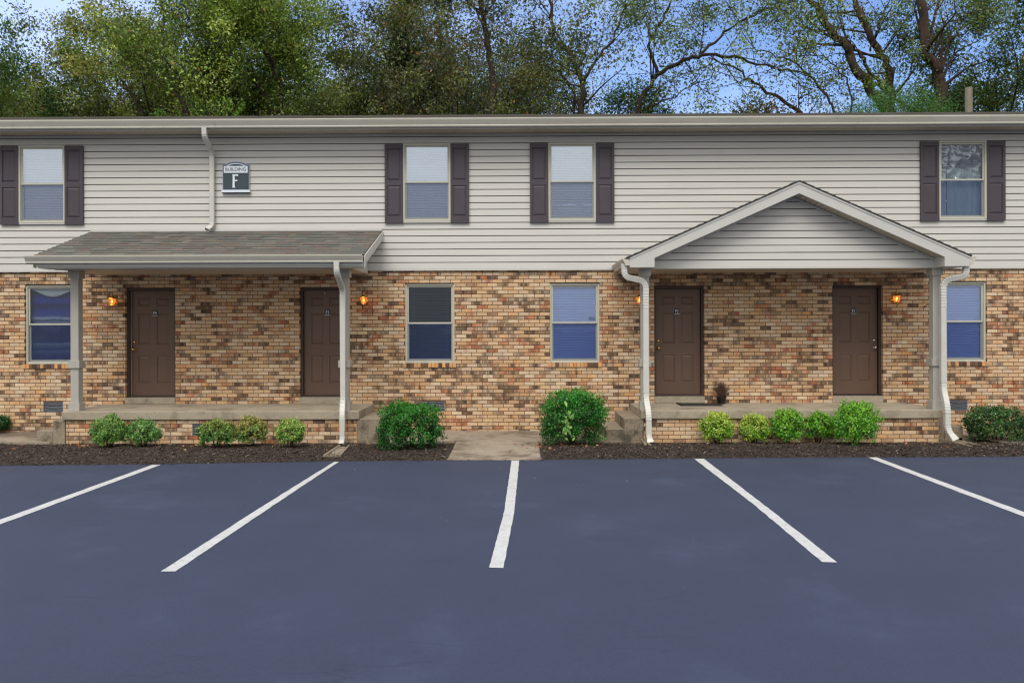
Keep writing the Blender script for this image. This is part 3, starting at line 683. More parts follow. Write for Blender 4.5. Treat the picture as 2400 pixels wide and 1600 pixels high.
# ---------------------------------------------------------------- right porch roof (gable)
FY = -1.61
ax, az = W(1876, 424, FY); lx, lz = W(1476, 602, FY); rx_, rz_ = W(2273, 598, FY)
hx = (rx_-lx)/2; ax = (lx+rx_)/2; ez = (lz+rz_)/2; zb = W(1876, 625.2, FY)[1]
rise = az-ez; drop = .215
GY = -1.27
gb = M()
def rake(side):
    x1 = ax+side*hx; xi = x1-side*.43
    zi = az-drop-rise/hx*(hx-.43)
    return [(x1, zb), (xi, zb), (xi, min(zi, az)), (ax, az-drop), (ax, az), (x1, ez)]
mbr = None
top = M()
for side, nm in ((-1, 'a'), (1, 'b')):
    # shingles on each slope, running back to the siding
    sl = Vector((-side*hx-side*.03, 0, rise*(1+.03/hx))); o = Vector((ax+side*(hx+.03), FY-.02, ez-rise/hx*.03+.006))
    shingles(top, o, (0, 1, 0), sl, -.035-FY, sl.length)
    top.m = 1; top.cur = (1, 1, 1, 1)
    p = [(ax+side*(hx+.028), ez-rise/hx*.028-.008), (ax, az-.008), (ax, az+.004), (ax+side*(hx+.028), ez-rise/hx*.028+.004)]
    if side > 0: p = p[::-1]
    top.prism_y(p, FY-.022, -.036); top.m = 0
gable = top.build('porch_roof', [MT['shingle'], MT['edge']], BLD)
for side in (-1, 1):
    p = rake(side); p = p if side > 0 else p[::-1]
    p = p[::-1] if side > 0 else p[::-1]
    mb = M(); mb.prism_y(p, FY, FY+.02); mb.build('rake_board', MT['trim'], gable, bevel=.003)
    # drip strip along the top of the rake
    x1 = ax+side*hx; mb = M()
    q = [(ax, az-.012), (x1, ez-.012), (x1, ez-.045), (ax, az-.048)]; q = q if side < 0 else q[::-1]
    mb.prism_y(q, FY-.010, FY-.001); mb.build('drip_edge', MT['trim'], gable)
    # sloping soffit boards under the rake overhang
    mb = M(); L_ = math.hypot(hx, rise); n = int(L_/.1); zoff = drop-.012
    for k in range(n):
        t0, t1 = k/n+.002, (k+1)/n-.002
        xx0, xx1 = ax+side*hx*t0, ax+side*hx*t1; z0, z1 = az-zoff-rise*t0, az-zoff-rise*t1
        if abs(xx1-ax) > hx-.36: break
        q = [(xx0, z0), (xx1, z1), (xx1, z1+.008), (xx0, z0+.008)]; q = q[::-1] if side > 0 else q
        mb.prism_y(q, FY+.022, GY-.012)
    mb.build('soffit', MT['soffit'], gable)
    # boxed eave return running back to the wall
    mb = M(); e0, e1 = sorted((x1, x1-side*.43)); mb.box(e0+.001, e1-.001, FY+.021, -.04, zb-.0, zb+.012)
    o0, o1 = sorted((x1, x1-side*.018)); mb.box(o0, o1, FY+.021, -.04, zb+.013, ez-.01)
    i0, i1 = sorted((x1-side*.43, x1-side*.415)); mb.box(i0, i1, FY+.021, GY, zb+.013, zb+.19)
    mb.build('eave_box', MT['trim'], gable)
    # side gutter
    mb = M(); prof = gutter_profile(0, 0, .128, .12); n = len(prof)
    q = [(x1-side*y, z+ez-.150) for y, z in prof]
    q = q if side > 0 else q[::-1]
    mb.prism_y(q, FY+.012, -.045); mb.build('gutter', MT['gutter'], gable)
# pediment siding
gx0, gx1 = ax-hx+.43, ax+hx-.43
zpb = zb+.03
mb = M()
lim = lambda z: max(0, (az-drop+.03-z)/rise*hx)
siding(mb, lambda z: max(gx0, ax-lim(z-SP*.5)), lambda z: min(gx1, ax+lim(z-SP*.5)), zpb, 10, SP, GY-.016)
mb.build('gable_siding', MT['siding'], gable)
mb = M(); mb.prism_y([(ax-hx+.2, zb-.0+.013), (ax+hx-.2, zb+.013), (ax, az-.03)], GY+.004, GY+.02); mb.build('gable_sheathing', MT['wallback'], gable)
mb = M(); mb.box(gx0, gx1, GY-.026, GY-.0, zb-.002, zb+.030); mb.box(gx0, gx1, GY-.034, GY-.026, zb-.002, zb+.008); mb.build('beam_trim', MT['trim'], gable)
for side in (-1, 1):                                             # trim strip where the siding meets the soffit
    L2 = lim(zpb); mb = M(); zo = drop+.004
    q = [(ax, az-zo), (ax+side*(hx-.43), az-zo-rise*(hx-.43)/hx), (ax+side*(hx-.43), az-zo-.035-rise*(hx-.43)/hx), (ax, az-zo-.035)]
    q = q[::-1] if side > 0 else q; q = q[::-1]
    mb.prism_y(q, GY-.030, GY-.017); mb.build('gable_trim', MT['trim'], gable)
mb = M(); mb.box(PR[0]-.1, PR[1]+.1, GY+.021, -.004, CEIL, CEIL+.02); mb.build('porch_ceiling', MT['soffit'], BLD)
mb = M(); mb.box(gx0, gx1, GY-.0+.0005, GY+.15, CEIL-.003, CEIL-.0005); mb.build('porch_beam', MT['trim'], gable)

# ---------------------------------------------------------------- downspouts
def smooth_path(pts, rad=.10, n=7):
    pts = [Vector(p) for p in pts]; out = [(pts[0], 0)]
    for i in range(1, len(pts)-1):
        a, b, c = pts[i-1], pts[i], pts[i+1]; r = min(rad, (a-b).length*.48, (c-b).length*.48)
        p, q = b+(a-b).normalized()*r, b+(c-b).normalized()*r
        for k in range(n+1):
            t = k/n; out.append(((1-t)**2*p+2*t*(1-t)*b+t*t*q, 1))
    out.append((pts[-1], 0)); return out
def downspout(pts, wd=.098, dp=.075, rad=.12, corr=True, flare=False):
    path = smooth_path(pts, rad, 12); mb = M(); a = Vector((1, 0, 0)); vs = []; fs = []; N = len(path)
    for i, (p, bend) in enumerate(path):
        t = (path[min(i+1, N-1)][0]-path[max(i-1, 0)][0]).normalized(); a = (a-t*a.dot(t)).normalized(); b = t.cross(a)
        s = .90 if (bend and corr and i % 2) else 1.0; fl = 1.25 if (flare and i == N-1) else 1
        hw, hd = wd/2*s*fl, dp/2*s; ch = .008
        for u, v_ in ((-hw+ch, -hd), (hw-ch, -hd), (hw, -hd+ch), (hw, hd-ch), (hw-ch, hd), (-hw+ch, hd), (-hw, hd-ch), (-hw, -hd+ch)): vs.append(p+a*u+b*v_)
    for i in range(N-1):
        for k in range(8): fs.append((i*8+k, i*8+(k+1) % 8, (i+1)*8+(k+1) % 8, (i+1)*8+k))
    mb.add(vs, fs)
    # joints: slightly proud sleeve
    o = mb.build('downspout', MT['spout'], BLD)
    sl = o.modifiers.new('solid', 'SOLIDIFY'); sl.thickness = .0025; sl.offset = -1
    return o
def clip(u, v, Y, x=None):
    X, Z = W(u, v, Y) if x is None else (x, v)
# upper one, empties onto the porch roof
X0, Z0 = W(479, 303, EY-.07); X1, Z1 = W(497, 352, -.085); X1b, Z2 = W(496, 528, -.085); X3, Z3 = W(486, 541, -.20)
downspout([(X0, EY-.07, 5.775), (X0, EY-.07, Z0-.14), (X1, -.088, Z1-.03), (X1, -.088, Z2-.02), (X1-.06, -.19, Z2-.10)], .095, .07)
# left porch
yg = yfr-.055
X0, Z0 = W(789, 618, yg); X1, Z1 = W(803, 668, -1.42); Xb, Zb = W(803, 944, -1.42)
downspout([(X0, yg, g0+.01), (X0, yg, Z0-.16), (X1, -1.415, Z1-.08), (X1, -1.415, Zb+.0), (X1+.03, -1.60, Zb-.16), (X1+.03, -1.60, .04), (X1+.03, -1.72, -.02)], .098, .075, .09)
# right porch, left side: long S bend
yq = FY+.09
X0, Z0 = W(1463, 622, yq); X1, Z1 = W(1513.5, 664, -1.42); Xb, Zb = W(1514, 938, -1.42)
downspout([(X0, yq, Z0+.03), (X0+.0, yq, Z0-.20), (X1, -1.42, Z1-.02+.06), (X1, -1.42, Z1-.30), (X1, -1.42, Zb), (X1+.01, -1.62, Zb-.20), (X1+.012, -1.62, .10), (X1+.03, -1.70, .0)], .105, .075, .15, flare=True)
X0, Z0 = W(2264, 622, yq); X1, Z1 = W(2208.5, 660, -1.40); Xb, Zb = W(2209, 915, -1.40)
downspout([(X0, yq, Z0+.03), (X0, yq, Z0-.18), (X1, -1.42, Z1-.02+.05), (X1, -1.42, Z1-.3), (X1, -1.42, Zb), (X1-.035, -1.60, Zb-.24), (X1-.03, -1.60, .20), (X1+.05, -1.70, .04)], .105, .075, .15, flare=True)
# ---------------------------------------------------------------- wall lanterns
def lantern(u, v, label, flip=1):
    X, Z = W(u, v, -.12); root = empty('wall_lantern', (X, -.002, Z)); tag(root, label, 'wall lantern', 'brass wall lanterns beside the doors')
    C_ = Vector((0, -.13, 0))
    def put(m_, n_, mt): o = m_.build(n_, mt, root); return o
    b = M(); b.smooth = True; b.lathe((flip*.02, 0, -.02), [(.045, 0), (.042, .010), (.02, .018), (.006, .022)], 14, 'y'); put(b, 'backplate', MT['brass'])
    a = M(); a.smooth = True
    pts = [(flip*.02, -.01, -.03)]+[(flip*(.02-.02*t), -.01-.12*t, -.03-.075*math.sin(math.pi*t*.9)) for t in (.2, .4, .6, .8, 1)]
    a.tube(pts, .006, 6); a.tube([(0, -.13, -.165), (0, -.13, -.075)], [.004, .008], 8); a.lathe((0, -.13, -.178), [(.002, 0), (.011, .006), (.011, .014), (.003, .02)], 8); put(a, 'bracket', MT['brass'])
    a = M(); a.smooth = True; a.tube([(flip*.0, -.13, -.11), (flip*-.035, -.11, -.12), (flip*-.05, -.09, -.095), (flip*-.03, -.09, -.07)], .005, 6); put(a, 'scroll', MT['iron'])
    g = M(); n = 6; r0, r1, z0, z1 = .042, .074, -.075, .055
    ring = lambda r, z: [(C_.x+r*math.cos(math.pi*2*k/n+.26), C_.y+r*math.sin(math.pi*2*k/n+.26), z) for k in range(n)]
    lo, hi = ring(r0, z0), ring(r1, z1); g.add(lo+hi, [(k, (k+1) % n, n+(k+1) % n, n+k) for k in range(n)]); put(g, 'glass_shade', MT['amberg'])
    f = M()
    for k in range(n): f.tube([lo[k], hi[k]], .0035, 4)
    for P in (lo, hi): f.tube(P+[P[0]], .004, 4)
    put(f, 'cage', MT['brass'])
    t = M(); t.smooth = True; t.lathe((C_.x, C_.y, z1), [(.078, 0), (.074, .008), (.045, .028), (.020, .042), (.012, .050), (.020, .060), (.024, .074), (.014, .088), (.004, .094)], 12); put(t, 'cap', MT['brass'])
    t = M(); t.lathe((C_.x, C_.y, z0-.012), [(.02, 0), (.043, .010)], 10); put(t, 'base_cup', MT['brass'])
    t = M(); t.smooth = True; t.lathe((C_.x, C_.y, -.045), [(.008, 0), (.016, .02), (.020, .042), (.013, .066), (.003, .080)], 10); put(t, 'bulb', MT['bulb'])
    ld = bpy.data.lights.new('lantern_light', 'POINT'); ld.energy = .5; ld.color = (1, .62, .28); ld.shadow_soft_size = .03
    lo_ = bpy.data.objects.new('lantern_light', ld); COL.objects.link(lo_); lo_.parent = root; lo_.location = (0, -.20, .0)
am = bpy.data.materials.new('amber_shade'); am.use_nodes = True; n_ = am.node_tree; n_.nodes.remove(n_.nodes['Principled BSDF'])
t_ = n_.nodes.new('ShaderNodeBsdfTransparent'); t_.inputs['Color'].default_value = (1, .55, .18, 1); e_ = n_.nodes.new('ShaderNodeEmission'); e_.inputs['Color'].default_value = (1, .34, .08, 1); e_.inputs['Strength'].default_value = .62
x_ = n_.nodes.new('ShaderNodeMixShader'); x_.inputs['Fac'].default_value = .55; n_.links.new(t_.outputs[0], x_.inputs[1]); n_.links.new(e_.outputs[0], x_.inputs[2]); n_.links.new(x_.outputs[0], n_.nodes['Material Output'].inputs['Surface']); MT['amberg'] = am
lantern(263, 706, 'lit amber lantern left of the door marked F4', 1)
lantern(852.5, 703, 'lit amber lantern right of the door marked F3, beside the downspout', 1)
lantern(1498.5, 703, 'lit amber lantern half hidden behind the downspout left of door F2', 1)
lantern(2101, 700, 'lit amber lantern right of the door marked F1', -1)
# plant hook
X, Z = W(2180, 716, -.1)
hk = M(); hk.tube([(X-.06, 0, Z-.02), (X-.05, -.06, Z-.0), (X-.02, -.10, Z+.04), (X+.03, -.13, Z+.045), (X+.055, -.15, Z+.01), (X+.055, -.15, Z-.07)], .006, 6)
hk.lathe((X-.06, 0, Z-.02), [(.018, 0), (.016, .006)], 8, 'y')
tag(hk.build('wall_hook', MT['iron']), 'thin dark curved plant hook on the brick beside the right post', 'hook')

# ---------------------------------------------------------------- building sign
X, Z = W(553.5, 418, -.06); s_ = 1/122.0
sg = empty('building_sign', (X, -.032, Z)); tag(sg, 'arched dark sign reading BUILDING F beside the upper downspout', 'sign')
def sx(u): return (u-765)/14.26*s_
def sz(v): return (820-v)/14.26*s_
b = M(); arch = [(sx(305), sz(1215)), (sx(1215), sz(1215)), (sx(1215), sz(355)), (sx(1090), sz(355))]+[(sx(765+330*math.cos(t)), sz(355-105*math.sin(t))) for t in np.linspace(.15, math.pi-.15, 14)]+[(sx(440), sz(355)), (sx(305), sz(355))]
b.prism_y(arch, -.030, 0); b.build('sign_back', MT['signgrey'], sg)
b = M(); arch = [(sx(330), sz(1190)), (sx(1190), sz(1190)), (sx(1190), sz(378)), (sx(1070), sz(378))]+[(sx(765+305*math.cos(t)), sz(370-85*math.sin(t))) for t in np.linspace(.12, math.pi-.12, 14)]+[(sx(460), sz(378)), (sx(330), sz(378))]
b.prism_y(arch, -.035, -.031); b.m = 1; b.prism_y([(sx(352), sz(1178)), (sx(1168), sz(1178)), (sx(1168), sz(665)), (sx(352), sz(665))], -.0375, -.0355); b.build('sign_face', [MT['signnavy'], MT['signdark']], sg)
b = M(); b.prism_y([(sx(352), sz(640)), (sx(1162), sz(640)), (sx(1162), sz(408)), (sx(352), sz(408))], -.039, -.0355)
ts = np.linspace(.1, math.pi-.1, 16); po = [(sx(765+310*math.cos(t)), sz(425-112*math.sin(t))) for t in ts]; pi2 = [(sx(765+270*math.cos(t)), sz(425-80*math.sin(t))) for t in ts]
for k in range(15): b.prism_y([po[k+1], pi2[k+1], pi2[k], po[k]], -.0392, -.0357)
b.build('sign_band', MT['signwhite'], sg)
b = M(); text_mesh(b, 'BUILDING', .098, sx(755), -.0405, sz(522), .003, .92); b.build('lettering', MT['signdark'], sg)
b = M(); F_ = [(640, 1138), (742, 1138), (738, 1118), (718, 1098), (720, 925), (770, 918), (800, 928), (812, 926), (808, 872), (795, 870), (770, 884), (722, 878), (722, 742), (785, 738), (815, 752), (835, 752), (842, 690), (640, 690), (640, 708), (656, 725), (652, 1098), (642, 1118)]
me_ = [(sx(u), sz(v)) for u, v in F_]; b.prism_y(me_, -.042, -.038); b.build('letter', MT['signwhite'], sg)
b = M(); b.prism_y([(sx(285), sz(1298)), (sx(1245), sz(1298)), (sx(1245), sz(1228)), (sx(285), sz(1228))], -.060, 0); b.m = 1; b.prism_y([(sx(290), sz(1318)), (sx(1250), sz(1318)), (sx(1250), sz(1299)), (sx(290), sz(1299))], -.055, 0); b.build('sign_ledge', [MT['signwhite'], MT['signdark']], sg)

# ---------------------------------------------------------------- ground
PZ = -.05
edge_px = [(-400, 1092), (0, 1090.5), (380, 1087), (800, 1080), (1046, 1078.5), (1268, 1077), (1700, 1073), (2050, 1071), (2400, 1069.5), (2800, 1068)]
EDGE = [G(u, v, PZ) for u, v in edge_px]
EDGE = [(-40, EDGE[0][1])]+EDGE+[(40, EDGE[-1][1])]
def edge_y(x):
    for (x0, y0), (x1, y1) in zip(EDGE[:-1], EDGE[1:]):
        if x0 <= x <= x1: return y0+(y1-y0)*(x-x0)/(x1-x0)
    return EDGE[0][1]
mb = M(); mb.box(-900, 900, -900, 900, -.6, -.13); tag(mb.build('ground', MT['ground']), kind='structure')
mb = M()
xs = [-60]+list(np.arange(-24, 24.01, .08))+[60]
jt = lambda x: edge_y(max(-39, min(39, x)))+.008*mnoise.noise(Vector((x*4, 0, 0)))+.006*mnoise.noise(Vector((x*15, 3, 0)))
for a, b in zip(xs[:-1], xs[1:]):
    mb.add([(a, -70, PZ), (b, -70, PZ), (b, jt(b), PZ), (a, jt(a), PZ), (b, jt(b), PZ-.1), (a, jt(a), PZ-.1)], [(0, 1, 2, 3), (3, 2, 4, 5)])
tag(mb.build('parking_lot', MT['asphalt']), kind='structure')
# far side of the lot and land behind the building are plain ground; painted bay lines
def pline(pts, name='parking_line'):
    """pts: list of (left_px, right_px) pairs down the line"""
    mb = M(); Lp = [Vector(G(*p[0], PZ+.004)+(PZ+.004,)) for p in pts]; Rp = [Vector(G(*p[1], PZ+.004)+(PZ+.004,)) for p in pts]
    n = 70; V_ = []
    def samp(P, t):
        s = t*(len(P)-1); i = min(int(s), len(P)-2); return P[i].lerp(P[i+1], s-i)
    for k in range(n+1):
        t = k/n; a, b = samp(Lp, t), samp(Rp, t); j1 = .006*mnoise.noise(Vector((a.y*5, a.x, 1)))+.004*mnoise.noise(Vector((a.y*22, a.x, 1))); j2 = .006*mnoise.noise(Vector((b.y*5, b.x, 9)))+.004*mnoise.noise(Vector((b.y*22, b.x, 9)))
        V_ += [(a.x+j1, a.y, a.z), (b.x+j2, b.y, b.z)]
    mb.add(V_, [(2*k, 2*k+1, 2*k+3, 2*k+2) for k in range(n)][::-1]); 
    o = mb.build(name, MT['paint']); tag(o, kind='structure'); return o
pline([((-60, 1247), (-60, 1260)), ((0, 1217), (0, 1228)), ((357, 1088.5), (377, 1088.5))][::-1])
pline([((783, 1081.5), (794, 1081.5)), ((600, 1195), (622, 1196)), ((377, 1338), (411, 1338))])
pline([((1199, 1078.5), (1217, 1078.5)), ((1181, 1200), (1205, 1200)), ((1146, 1329), (1180, 1330))])
pline([((1627, 1074.5), (1650, 1074.5)), ((1765, 1180), (1788, 1180)), ((1927, 1316), (1963, 1317))])
pline([((2034, 1071), (2054, 1071)), ((2400, 1210), (2400, 1199)), ((2560, 1272), (2560, 1257))])
# walkways
wl0, wl1 = G(1046, 1077, 0)[0], G(1268, 1077, 0)[0]
WY = -1.36
mb = M()
mb.box(PL[1]+.36, PR[0]-.35, WY, .004, -.12, -.002)
mb.build
o = mb.build('walkway', MT['walk'], bevel=.006); tag(o, kind='structure')
mb = M(); ye = min(edge_y(wl0), edge_y(wl1))+.004
mb.add([(wl0-.02, ye, -.035), (wl1+.02, ye-.0, -.035), (wl1, WY-.006, -.004), (wl0, WY-.006, -.004), (wl0-.02, ye, -.15), (wl1+.02, ye, -.15), (wl1, WY-.006, -.15), (wl0, WY-.006, -.15)],
       [(0, 1, 2, 3), (4, 5, 1, 0), (5, 6, 2, 1), (7, 4, 0, 3)])
o = mb.build('walkway', MT['walk']); tag(o, kind='structure')
mb = M(); mb.box(-16, PL[0]-.2, WY, .004, -.12, -.002); tag(mb.build('walkway', MT['walk'], bevel=.006), kind='structure')
mb = M(); mb.box(PR[1]+.3, 16, -1.10, .004, -.12, .0); a = G(2384, 1042, 0); 
mb.add([(a[0], a[1], .006), (a[0]+1.6, a[1]-.5, .006), (a[0]+1.6, -1.102, .006), (a[0]-.35, -1.102, .006)], [(0, 1, 2, 3)])
tag(mb.build('walkway', MT['walk'], bevel=.0), kind='structure')
# garden bed soil, slightly humped
def bed(x0, x1):
    mb = M(); nx = int((x1-x0)/.12); ny = 18
    def hz(x, y, t): return -.045+.055*math.sin(math.pi*min(1, t*1.15))**.7+.018*mnoise.noise(Vector((x*2.5, y*2.5, 0)))+.008*mnoise.noise(Vector((x*11, y*11, 0)))
    for j in range(ny+1):
        for i in range(nx+1):
            x = x0+(x1-x0)*i/nx; ya = edge_y(x)+.0; yb = -1.25; t = j/ny; y = ya+(yb-ya)*t
            mb.v.append((x, y, hz(x, y, t) if 0 < j else PZ+.002)); mb.c.append((1, 1, 1, 1))
    for j in range(ny):
        for i in range(nx): a = j*(nx+1)+i; mb.f.append([a, a+1, a+nx+2, a+nx+1]); mb.mi.append(0); mb.sm.append(True)
    return mb
BEDS = [(-15, wl0-.005), (wl1+.005, 15)]
bm = M()
for a, b in BEDS:
    m_ = bed(a, b); o_ = len(bm.v); bm.v += m_.v; bm.c += m_.c; bm.f += [[i+o_ for i in f] for f in m_.f]; bm.mi += m_.mi; bm.sm += m_.sm
bedo = bm.build('garden_bed', MT['soil']); tag(bedo, kind='structure')
bvh_v = [Vector(v_) for v_ in bm.v]
from mathutils.bvhtree import BVHTree
BVH = BVHTree.FromPolygons(bvh_v, bm.f)
def bedz(x, y):
    h = BVH.ray_cast(Vector((x, y, 2)), Vector((0, 0, -1))); return h[0].z if h[0] is not None else -.02
# bark chips (uncountable)
N = 42000; P = []
while len(P) < N:
    x = random.uniform(-11, 11)
    if wl0-.06 < x < wl1+.06: continue
    y0 = edge_y(x); y = random.uniform(y0+.015, -1.38); P.append((x, y, bedz(x, y)))
for _ in range(520):                      # chips kicked out over the edge of the lot
    x = random.uniform(-11, 11); y = edge_y(x)-abs(random.gauss(0, .035)); P.append((x, y, PZ+.001))
P = np.array(P); n = len(P)
ln = rng.uniform(.010, .032, n)[:, None]; wdh = rng.uniform(.003, .009, n)[:, None]; an = rng.uniform(0, 2*np.pi, n)
tl = rng.uniform(-.45, .45, (n, 2))
a_ = np.stack([np.cos(an), np.sin(an), tl[:, 0]], 1); b_ = np.stack([-np.sin(an), np.cos(an), tl[:, 1]], 1)
c_ = P+np.array([0, 0, .006]); V = np.stack([c_-a_*ln-b_*wdh, c_+a_*ln-b_*wdh*.6, c_+a_*ln*.9+b_*wdh, c_-a_*ln+b_*wdh*.8], 1).reshape(-1, 3)
pal = np.array([srgb(62, 52, 45)[:3], srgb(74, 63, 54)[:3], srgb(46, 38, 33)[:3], srgb(92, 80, 69)[:3], srgb(66, 55, 47)[:3], srgb(140, 126, 108)[:3]]); ci = rng.choice(6, n, p=[.3, .22, .22, .12, .11, .03])
o = big_mesh('bark_mulch', V, 4, pal[ci]*rng.uniform(.8, 1.2, (n, 1)), MT['chips']); tag(o, kind='stuff')
# fallen leaves gather against the porch bases, on the walk and the lot
P = []
for _ in range(330):
    u = random.random()
    if u < .62: x = random.choice([random.uniform(PL[0], PL[1]+.3), random.uniform(PR[0]-.7, PR[1]+1.6)]); y = -1.42-abs(random.gauss(0, .22)); z = bedz(x, y)+.012
    elif u < .80: x = random.gauss(.6, .35); y = -2.0+random.gauss(0, .3); z = bedz(x, y)+.012
    else: x = random.uniform(-9, 9); y = random.uniform(-2.9, -1.6); z = bedz(x, y)+.012
    if wl0 < x < wl1: z = -.0
    P.append((x, y, z))
P = np.array(P); n = len(P); an = rng.uniform(0, 6.28, n); l_ = rng.uniform(.018, .042, n)[:, None]
a_ = np.stack([np.cos(an), np.sin(an), rng.uniform(-.5, .5, n)], 1); b_ = np.stack([-np.sin(an), np.cos(an), rng.uniform(-.5, .5, n)], 1)*.55
V = np.stack([P-a_*l_, P-b_*l_, P+a_*l_, P+b_*l_], 1).reshape(-1, 3)
pal = np.array([srgb(186, 112, 62)[:3], srgb(150, 96, 60)[:3], srgb(176, 150, 104)[:3], srgb(120, 70, 44)[:3]]); o = big_mesh('fallen_leaves', V, 4, pal[rng.integers(0, 4, n)], MT['chips']); tag(o, kind='stuff')
P = []
for _ in range(420):
    x = random.uniform(-9, 9); y = -3.2-abs(random.gauss(0, 1.6)); P.append((x, y, PZ+.006))
P = np.array(P); n = len(P); an = rng.uniform(0, 6.28, n); l_ = rng.uniform(.003, .013, n)[:, None]
a_ = np.stack([np.cos(an), np.sin(an), rng.uniform(-.2, .3, n)], 1); b_ = np.stack([-np.sin(an), np.cos(an), rng.uniform(-.2, .2, n)], 1)*.6
V = np.stack([P-a_*l_, P-b_*l_, P+a_*l_, P+b_*l_], 1).reshape(-1, 3)
pal = np.array([srgb(150, 150, 160)[:3], srgb(120, 118, 122)[:3], srgb(60, 60, 74)[:3]]); o = big_mesh('grit', V, 4, pal[rng.integers(0, 3, n)], MT['chips']); tag(o, kind='stuff')

# splash blocks
def splash(p0, p1, wd, label):
    a, b = Vector(G(*p0, .0)+(0,)), Vector(G(*p1, .0)+(0,)); d = (b-a).normalized(); s = Vector((-d.y, d.x, 0)); mb = M()
    z = max(bedz(a.x, a.y), bedz(b.x, b.y))
    mid = (a+b)/2; root = empty('splash_block', (mid.x, mid.y, z))
    prof = [(-wd/2, 0, .05), (-wd/2+.03, 0, .05), (-wd/2+.04, 0, .02), (wd/2-.04, 0, .02), (wd/2-.03, 0, .05), (wd/2, 0, .05), (wd/2, 0, -.04), (-wd/2, 0, -.04)]
    vs = []
    for e, sc, lift in ((a, .8, .02), (b, 1.15, -.012)):
        for q in prof: vs.append(e-mid+s*q[0]*sc+Vector((0, 0, q[2]+lift-.03)))
    n = len(prof); mb.add(vs, [(k, (k+1) % n, n+(k+1) % n, n+k) for k in range(n)]+[tuple(range(n)), tuple(range(2*n-1, n-1, -1))])
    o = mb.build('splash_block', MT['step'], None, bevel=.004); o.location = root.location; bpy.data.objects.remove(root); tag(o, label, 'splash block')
splash((806, 1050), (778, 1068), .24, 'stained concrete splash block in mulch under the left porch downspout')
splash((2214, 1032), (2290, 1046), .22, 'grey concrete splash block under the far right downspout')
splash((1508, 1034), (1520, 1044), .10, 'small grey stone slab in mulch below the downspout left of the gable porch')

# ---------------------------------------------------------------- foliage
def leaves(C, size, cols, up=.3, aspect=.5, outward=None, droop=0.0, fold=True):
    n = len(C); a = rng.normal(size=(n, 3)); a[:, 2] -= droop; a /= np.linalg.norm(a, axis=1)[:, None]
    nn = rng.normal(size=(n, 3))*.7; nn[:, 2] += up
    if outward is not None: nn += outward*.9
    b = np.cross(nn, a); b /= (np.linalg.norm(b, axis=1)[:, None]+1e-9)
    s = (size*rng.uniform(.65, 1.25, n))[:, None]; w_ = s*aspect
    nrm = np.cross(a, b)
    return np.stack([C-a*s*.5, C+b*w_*.5-a*s*.05+nrm*w_*.12, C+a*s*.5, C-b*w_*.5-a*s*.05+nrm*w_*.12], 1).reshape(-1, 3)
def colmix(n, pal, wts=None, jv=.15):
    pal = np.array([srgb(*p)[:3] for p in pal]); c = pal[rng.choice(len(pal), n, p=wts)]; return c*rng.uniform(1-jv, 1+jv, (n, 1))
def shrub(u0, u1, v0, v1, label, pal, wts=None, box=.0, ls=.038, ncl=170, per=34, group=None, cat='shrub', gloss=False, top=None, lean=0, stems=5, name='shrub', flat=.0):
    um = (u0+u1)/2; gx, gy = G(um, v1-2, .0); dist = gy-CAMY; s = FPX/dist
    rx = (u1-u0)/2/s*.99; h = (v1-v0)/s*.93; ry = rx*(.85 if box < .5 else .75); rz = h/2
    gy2 = gy+ry*.45; gz = bedz(gx, gy2)
    root = empty(name, (gx, gy2, gz)); tag(root, label, cat, group)
    n = ncl; d = rng.normal(size=(n, 3)); d /= np.linalg.norm(d, axis=1)[:, None]; d[:, 2] = np.where(d[:, 2] < -.75, -d[:, 2], d[:, 2])
    if box > 0:
        p = 2+box*5; nrm = (np.abs(d[:, 0])**p+np.abs(d[:, 1])**p+np.abs(d[:, 2])**p)**(1/p); dd = d/nrm[:, None]
    else: dd = d
    ph = rng.uniform(0, 6, 6)
    bump = 1+.07*np.sin(d[:, 0]*5+ph[0])*np.sin(d[:, 2]*6+ph[1])+.06*np.sin(d[:, 1]*7+d[:, 0]*4+ph[2])+rng.normal(0, .045, n)
    rad = rng.uniform(.70, 1.0, n)**.8*bump; inner = rng.random(n) < .16; rad[inner] *= .65; sh = rng.random(n) < .05; rad[sh] *= 1.17
    Cc = dd*rad[:, None]*np.array([rx, ry, rz])*.95
    Cc[:, 2] += rz+.02; k = per
    sp = min(rx, rz)*.105
    LC = (Cc[:, None, :]+rng.normal(0, sp, (n, k, 3))).reshape(-1, 3); LC[:, 2] = np.maximum(LC[:, 2], .015)
    ow = np.repeat(d, k, axis=0)
    V = leaves(LC, ls, None, up=.5, aspect=.55, outward=ow)
    cb = colmix(n, pal, wts, .12); cl = np.repeat(cb, k, axis=0)*rng.uniform(.75, 1.28, (n*k, 1))
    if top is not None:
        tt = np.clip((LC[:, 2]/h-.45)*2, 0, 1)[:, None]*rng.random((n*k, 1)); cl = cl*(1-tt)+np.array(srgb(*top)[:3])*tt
    big_mesh('foliage', V, 4, cl, MT['leafg' if gloss else 'leafs'], root)
    st = M(); st.smooth = True
    for q in range(stems):
        an = q/stems*6.28+.3; e = (.55*rx*math.cos(an), .55*ry*math.sin(an), h*.62); st.tube([(.03*math.cos(an), .03*math.sin(an), -.03), (e[0]*.4, e[1]*.4, h*.3), e], [.014, .009, .004], 5)
    st.build('stem', MT['stem'], root); return root
GB = [(94, 140, 62), (70, 116, 50), (116, 156, 76), (84, 128, 62)]
GL = 'rounded shrubs in the mulch before the left porch'
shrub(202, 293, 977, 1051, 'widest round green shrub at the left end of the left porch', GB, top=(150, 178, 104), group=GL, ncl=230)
shrub(291, 368, 985, 1049, 'round pale green shrub, second from the left before the left porch', [(108, 152, 82), (82, 128, 64), (130, 168, 98)], group=GL, ncl=190)
